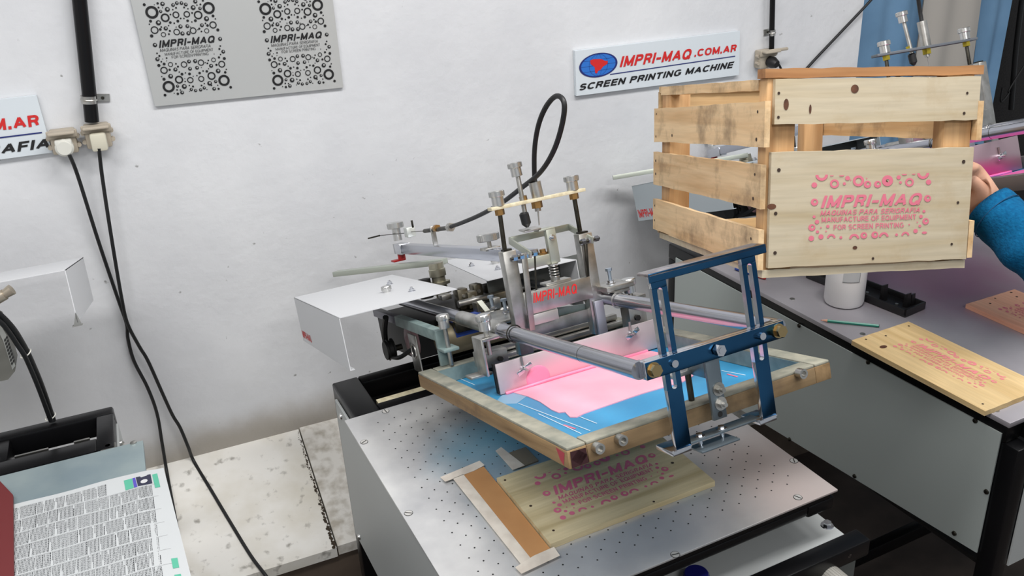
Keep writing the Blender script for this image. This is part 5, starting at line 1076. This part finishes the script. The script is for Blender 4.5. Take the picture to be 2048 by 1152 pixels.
for i in range(49):
    a = 2 * PI * i / 48; p = Wr + ax_ * .028; pts.append(p + u1 * (.0452 * math.cos(a)) + u2 * (.0468 * math.sin(a)))
m.tube(pts, .0009, 6, sm=1); m.build('cuff_seam', mat('dark_blue_thread', (8, 66, 104), .9), sl_)

# ------------------------------------------------------------------ left work station
r = root('press_cabinet', shift(FW, -.36, 1.5, 0), 'black framed cabinet at the left edge with galvanised top and newspaper', 'cabinet')
x0, x1, y0, y1 = -.78, -.184, 1.02, 1.902
for x in (x0 + .02, x1 - .02):
    for y in (y0 + .02, y1 - .02): MB().box(x - .018, x + .018, y - .018, y + .018, 0, .80, .003).build('leg', BLACK, r)
MB().box(x0, x1, y1 - .034, y1, .80, .85, .005).build('top_rail', BLACK, r)
MB().box(x1 - .034, x1, y0, y1 - .034, .80, .85, .004).build('top_rail', BLACK, r) if False else MB().box(x1 - .034, x1, y0, y1 - .034, .795, .8385, .004).build('top_rail', BLACK, r)
MB().box(x1 - .034, x1, 1.73, y1 - .034, .8385, .85, .003).build('top_rail', BLACK, r)
MB().box(x0, x1 - .034, 1.735, 1.785, .80, .846, .003).build('top_rail', BLACK, r)
MB().box(-.42, -.385, 1.785, y1 - .034, .80, .846, .003).build('top_rail', BLACK, r)
MB().box(x0, x1 - .034, y0, y0 + .034, .795, .8385, .004).build('top_rail', BLACK, r)
m = MB(); m.box(x0 + .04, x1 - .035, y0 + .04, y1 - .04, .60, .61); m.build('inner_floor', BLACKM, r)
for xa, xb in ((-.372, -.31), (-.262, -.232)):
    m = MB(); m.box(xa, xb, 1.792, 1.797, .835, .845); m.build('inner_strip', STEEL, r)
m = MB(); m.box(x1, x1 + .004, y0 + .02, y1 - .03, .46, .82); m.build('side_panel', PANEL, r)
q = (-0.179, 1.8309, 0.827); m = MB(); m.lathe((x1 + .004, 1.80, .812), (x1 + .013, 1.80, .812), [(0, .006), (.5, .006), (1, 0)], 14); m.build('panel_screw', KNOB, r)
m = MB(); m.box(-.75, -.130, y0 - .02, 1.7235, .8387, .85, .001); m.build('galvanised_top', GALV, r)
for q in ((-0.1482, 1.7226, 0.85),):
    m = MB(); m.lathe((q[0], q[1], .85), (q[0], q[1], .8535), [(0, .0068), (.6, .0062), (1, .002), (1, 0)], 18); m.build('top_screw', STEEL, r)
q = (-0.1966, 1.7358, 0.85); m = MB(); m.lathe((q[0], 1.738, .846), (q[0], 1.738, .850), [(0, .006), (1, .005), (1, 0)], 16); m.box(q[0] - .014, q[0] + .014, 1.726, 1.748, .845, .8475); m.build('corner_screw', STEEL, r)
# newspaper
NP = [(-0.3662, 1.5975, 0.8515), (-0.0977, 1.601, 0.8515), (-0.0775, 1.2596, 0.8515)]
F = shift(FW, NP[0][0], NP[2][1], .8515); r = root('newspaper', F, 'open newspaper page of small type lying on the galvanised top', 'newspaper')
m = MB(); nx, ny = 26, 18; vs = []; fs = []
Xa, Xb, Yb, Ya = -.52, NP[1][0], NP[1][1], 1.02
def npz(x, y): return .8522 + .0012 * math.sin(x * 40) * math.sin(y * 30) + (.0016 if x < -.13 else -.22 * max(0, x + .128) ** 1.3) + .0012
for j in range(ny + 1):
    for i in range(nx + 1):
        u, v = i / nx, j / ny; y = Ya + (Yb - Ya) * v; xr = Xb + (NP[2][0] - Xb) * (Yb - y) / (Yb - NP[2][1]); x = Xa + (xr - Xa) * u
        vs.append((x, y, npz(x, y)))
nv = len(vs); vs += [(p[0], p[1], p[2] - .0009) for p in vs]
for j in range(ny):
    for i in range(nx): a = j * (nx + 1) + i; fs += [(a, a + 1, a + nx + 2, a + nx + 1), (nv + a, nv + a + nx + 1, nv + a + nx + 2, nv + a + 1)]
for i in range(nx): a = i; b = ny * (nx + 1) + i; fs += [(a, nv + a, nv + a + 1, a + 1), (b, b + 1, nv + b + 1, nv + b)]
for j in range(ny): a = j * (nx + 1); b = a + nx; fs += [(a, a + nx + 1, nv + a + nx + 1, nv + a), (b, nv + b, nv + b + nx + 1, b + nx + 1)]
m.add(vs, fs); sh = m.build('page', NEWS, r)
m = MB(); rr_ = random.Random(3)
def edge(y): return Xb + (NP[2][0] - Xb) * (Yb - y) / (Yb - NP[2][1])
cw = .0405; nb = 9; w0 = .00075
for b in range(nb):
    ytop = Yb - .013 - b * cw
    x = edge(ytop) - (.105 if b == 0 else .026 + .002 * b); left = rr_.randint(4, 13); head = True
    while x > -.36:
        end = ytop - cw + .0035; y = ytop - .001 - (rr_.uniform(0, .012) if head and rr_.random() < .5 else 0)
        if left == 1 and rr_.random() < .7: end += rr_.uniform(.005, .026)
        wd = w0 * (1.7 if head and rr_.random() < .4 else 1.)
        while y > end:
            L = rr_.uniform(.0018, .0062); ya = max(y - L, end); z = npz(x, y) + .0004
            m.quad((x, y, z), (x, ya, z), (x + wd * 1.1, ya, z), (x + wd * 1.1, y, z)); y = ya - rr_.uniform(.0009, .0015)
        x -= .00215; left -= 1; head = False
        if left == 0:
            x += .0004; z = npz(x, ytop) + .0004; yb = ytop - cw + .002
            if rr_.random() < .75: m.quad((x, ytop, z), (x, yb, z), (x + .0003, yb, z), (x + .0003, ytop, z))
            x -= .0019; left = rr_.randint(5, 14); head = True
    z0 = .0; xa = -.36; xb_ = edge(ytop) - .02; yy = ytop
    n = 14
    if b:
        for i in range(n): p, q = xa + (xb_ - xa) * i / n, xa + (xb_ - xa) * (i + 1) / n; m.quad((p, yy, npz(p, yy) + .0004), (q, yy, npz(q, yy) + .0004), (q, yy + .0003, npz(q, yy) + .0004), (p, yy + .0003, npz(p, yy) + .0004))
m.build('printed_type', NEWSINK, sh, smooth=False, recalc=False)
def patch(c, pts, mt, nm):
    m = MB(); P = [(p[0], p[1], npz(p[0], p[1]) + .0005) for p in pts]; m.add(P, [tuple(range(len(P)))]); m.build(nm, mt, sh, smooth=False, recalc=False)
patch(0, [(-0.1193, 1.5836, 0.853), (-0.1101, 1.5842, 0.853), (-0.1072, 1.534, 0.853), (-0.1163, 1.5345, 0.853)], GREENT, 'green_tag')
patch(0, [(-0.1038, 1.3165, 0.853), (-0.0941, 1.3158, 0.853), (-0.0933, 1.2894, 0.853), (-0.1028, 1.2902, 0.853)], GREENT, 'green_tag')
patch(0, [(-0.1021, 1.274, 0.853), (-0.0923, 1.273, 0.853), (-0.0912, 1.2461, 0.853), (-0.1013, 1.2474, 0.853)], GREENT, 'green_tag')
patch(0, [(-0.1693, 1.5843, 0.853), (-0.1546, 1.5847, 0.853), (-0.1527, 1.5512, 0.853), (-0.1671, 1.5504, 0.853)], GREENT, 'green_picture')
patch(0, [(-0.1541, 1.5849, 0.853), (-0.1492, 1.585, 0.853), (-0.1462, 1.5509, 0.853), (-0.1521, 1.5514, 0.853)], VIOLET, 'violet_bar')
patch(0, [(-0.1481, 1.5855, 0.853), (-0.1219, 1.5865, 0.853), (-0.1202, 1.5521, 0.853), (-0.1453, 1.5526, 0.853)], PHOTOD, 'dark_photograph')
m = MB(); q = Vector((-0.134, 1.5634, 0.853)); q.z = npz(q.x, q.y) + .0009; m.disc(q, (.006, .002, 0), (-.002, .006, 0), 1, 14); m.build('pale_spot', LABEL, sh, smooth=False, recalc=False)
# dark red card
q0, q1, q2 = (-0.3853, 1.6847, 0.862), (-0.3591, 1.6245, 0.862), (-0.3417, 1.3789, 0.862)
m = MB(); dv = Vector(q2) - Vector(q1); e2 = Vector(q1) + dv * 1.6
m.prism([(q1[0], q1[1], .8565), (q0[0], q0[1], .8565), (q0[0] - .12, q0[1], .8565), (e2.x - .12, e2.y, .8565), (e2.x, e2.y, .8565)], (0, 0, .0055)); tag(m.build('red_card', REDCARD, base=shift(FW, q1[0], q1[1], .8565)), 'dark red card with cut corner lying over the newspaper', 'card')
# hood, fittings and hoses of the left press
tl = math.radians(16.7)
FL = basis((-.192, 1.81, 1.209), (1, 0, 0), (0, math.cos(tl), -math.sin(tl)), (0, math.sin(tl), math.cos(tl)))
r = root('press_hood', FL, 'white folded hood of the press beyond the left picture edge', 'hood')
m = MB(FL); m.box(-.45, 0, 0, .44, -.0015, 0); m.box(-.0015, 0, 0, .44, -.105, 0); m.build('folded_sheet', HOOD, r, ang=20)
m = MB(FL); m.box(-.012, .006, -.0, .02, -.112, -.1095); m.prism([(-.0005, 0, -.084), (-.009, 0, -.11), (.006, 0, -.11)], (0, .0015, 0)); m.build('corner_gusset', STEEL, r)
m = MB(FL); m.box(-.46, -.16, .12, .40, -.11, -.03, .004); m.build('rear_beam', STEEL, r) if False else None
Yd = 1.74
m = MB(); pl_ = [(-0.3446, 1.8, 1.1556), (-0.3237, 1.8, 1.134), (-0.3196, 1.8, 1.1022), (-0.3211, 1.8, 1.0368), (-0.3251, 1.8, 1.0262), (-0.3412, 1.8, 1.0117), (-0.3826, 1.8, 1.0116)]
F = shift(FW, pl_[0][0], 1.80, pl_[-1][2]); r = root('vented_device', F, 'grey vented plastic device at the left edge beside the black hoses', 'device')
m.prism(pl_, (0, .05, 0)); m.build('housing', DEVICE, r, ang=20)
vp = [(-0.3245, 1.799, 1.1305), (-0.3201, 1.799, 1.1042), (-0.3217, 1.799, 1.0375), (-0.3287, 1.799, 1.0307), (-0.3285, 1.799, 1.0937), (-0.331, 1.799, 1.114)]
m = MB(); m.add([Vector(p) for p in vp], [tuple(range(6))]); vn = m.build('vent_band', mat('pale_grey_plastic', (150, 152, 148), .5), r, smooth=False, recalc=False)
A_, B_ = Vector((-0.3235, 1.798, 1.1167)), Vector((-0.3237, 1.798, 1.035)); C_ = Vector((-0.3216, 1.798, 1.0966)) ; D2 = Vector((-0.3286, 1.798, 1.0956))
ev = (Vector((-0.3254, 1.798, 1.039)) - Vector((-0.3242, 1.798, 1.0987))); eh = Vector((-0.3184, 1.798, 1.1)) - Vector((-0.3271, 1.798, 1.0909)); o_ = Vector((-0.3265, 1.798, 1.0964))
for i in range(8):
    m = MB()
    for k in range(2): p = o_ + ev * (i / 8.2) + eh * (k * .5); m.quad(p, p + ev * .085, p + ev * .085 + eh * .4, p + eh * .4)
    m.build('vent_slot', SLOTD, vn, smooth=False, recalc=False)
m = MB(); m.cyl((-0.3185, 1.76, 1.1919), (-0.2957, 1.76, 1.2012), .0105, n=20); m.cyl((-0.2968, 1.76, 1.2009), (-0.2816, 1.76, 1.208), .0085, .0105, n=20); fit = m.build('cable_fitting', mat('champagne_metal', (176, 166, 150), .4, .7), None, base=shift(FW, *(-0.2957, 1.76, 1.2012)))
tag(fit, 'pale metal fitting with coiled wires at the left edge', 'fitting')
for k in range(3):
    m = MB(); m.ring((-1.0552, 1.745, 4.5863), (.8, -.3, .5), .012 + .002 * k, .0009, 24, 6); m.build('wire_coil', RUBBER, fit)
def hose(pts, rr, label):
    m = MB(); m.tube(pts, rr, 14); return tag(m.build('black_hose', RUBBER, base=shift(FW, *pts[-1])), label, 'hose', 'hoses of the left press')
h1 = hose([(-0.3195, 1.74, 1.1821), (-0.3104, 1.75, 1.1622), (-0.303, 1.77, 1.1284), (-0.2998, 1.79, 1.0933), (-0.298, 1.81, 1.0547), (-0.2979, 1.83, 1.0125), (-0.2983, 1.85, 0.9661), (-0.3001, 1.87, 0.9155), (-0.3019, 1.885, 0.866), (-0.3025, 1.886, 0.8543)], .0068, 'upper thick black hose bending down to the left cabinet rail')
h2 = hose([(-0.3197, 1.722, 1.1754), (-0.3101, 1.732, 1.158), (-0.3056, 1.752, 1.1262), (-0.3026, 1.772, 1.0912), (-0.2995, 1.787, 1.0619), (-0.3, 1.807, 1.0276), (-0.3002, 1.827, 0.9787), (-0.3014, 1.847, 0.9284), (-0.3022, 1.862, 0.8792), (-0.3019, 1.865, 0.8662)], .0045, 'lower thin black hose running along the thick hose')
for c, dv in (((-0.2987, 1.803, 1.0568), (.45, .1, -.9)), ((-0.3026, 1.88, 0.8697), (.35, .1, -.95))):
    m = MB(); m.ring(c, dv, .0112, .0012, 22, 6); k = m.build('cable_tie', PLUG, h1)
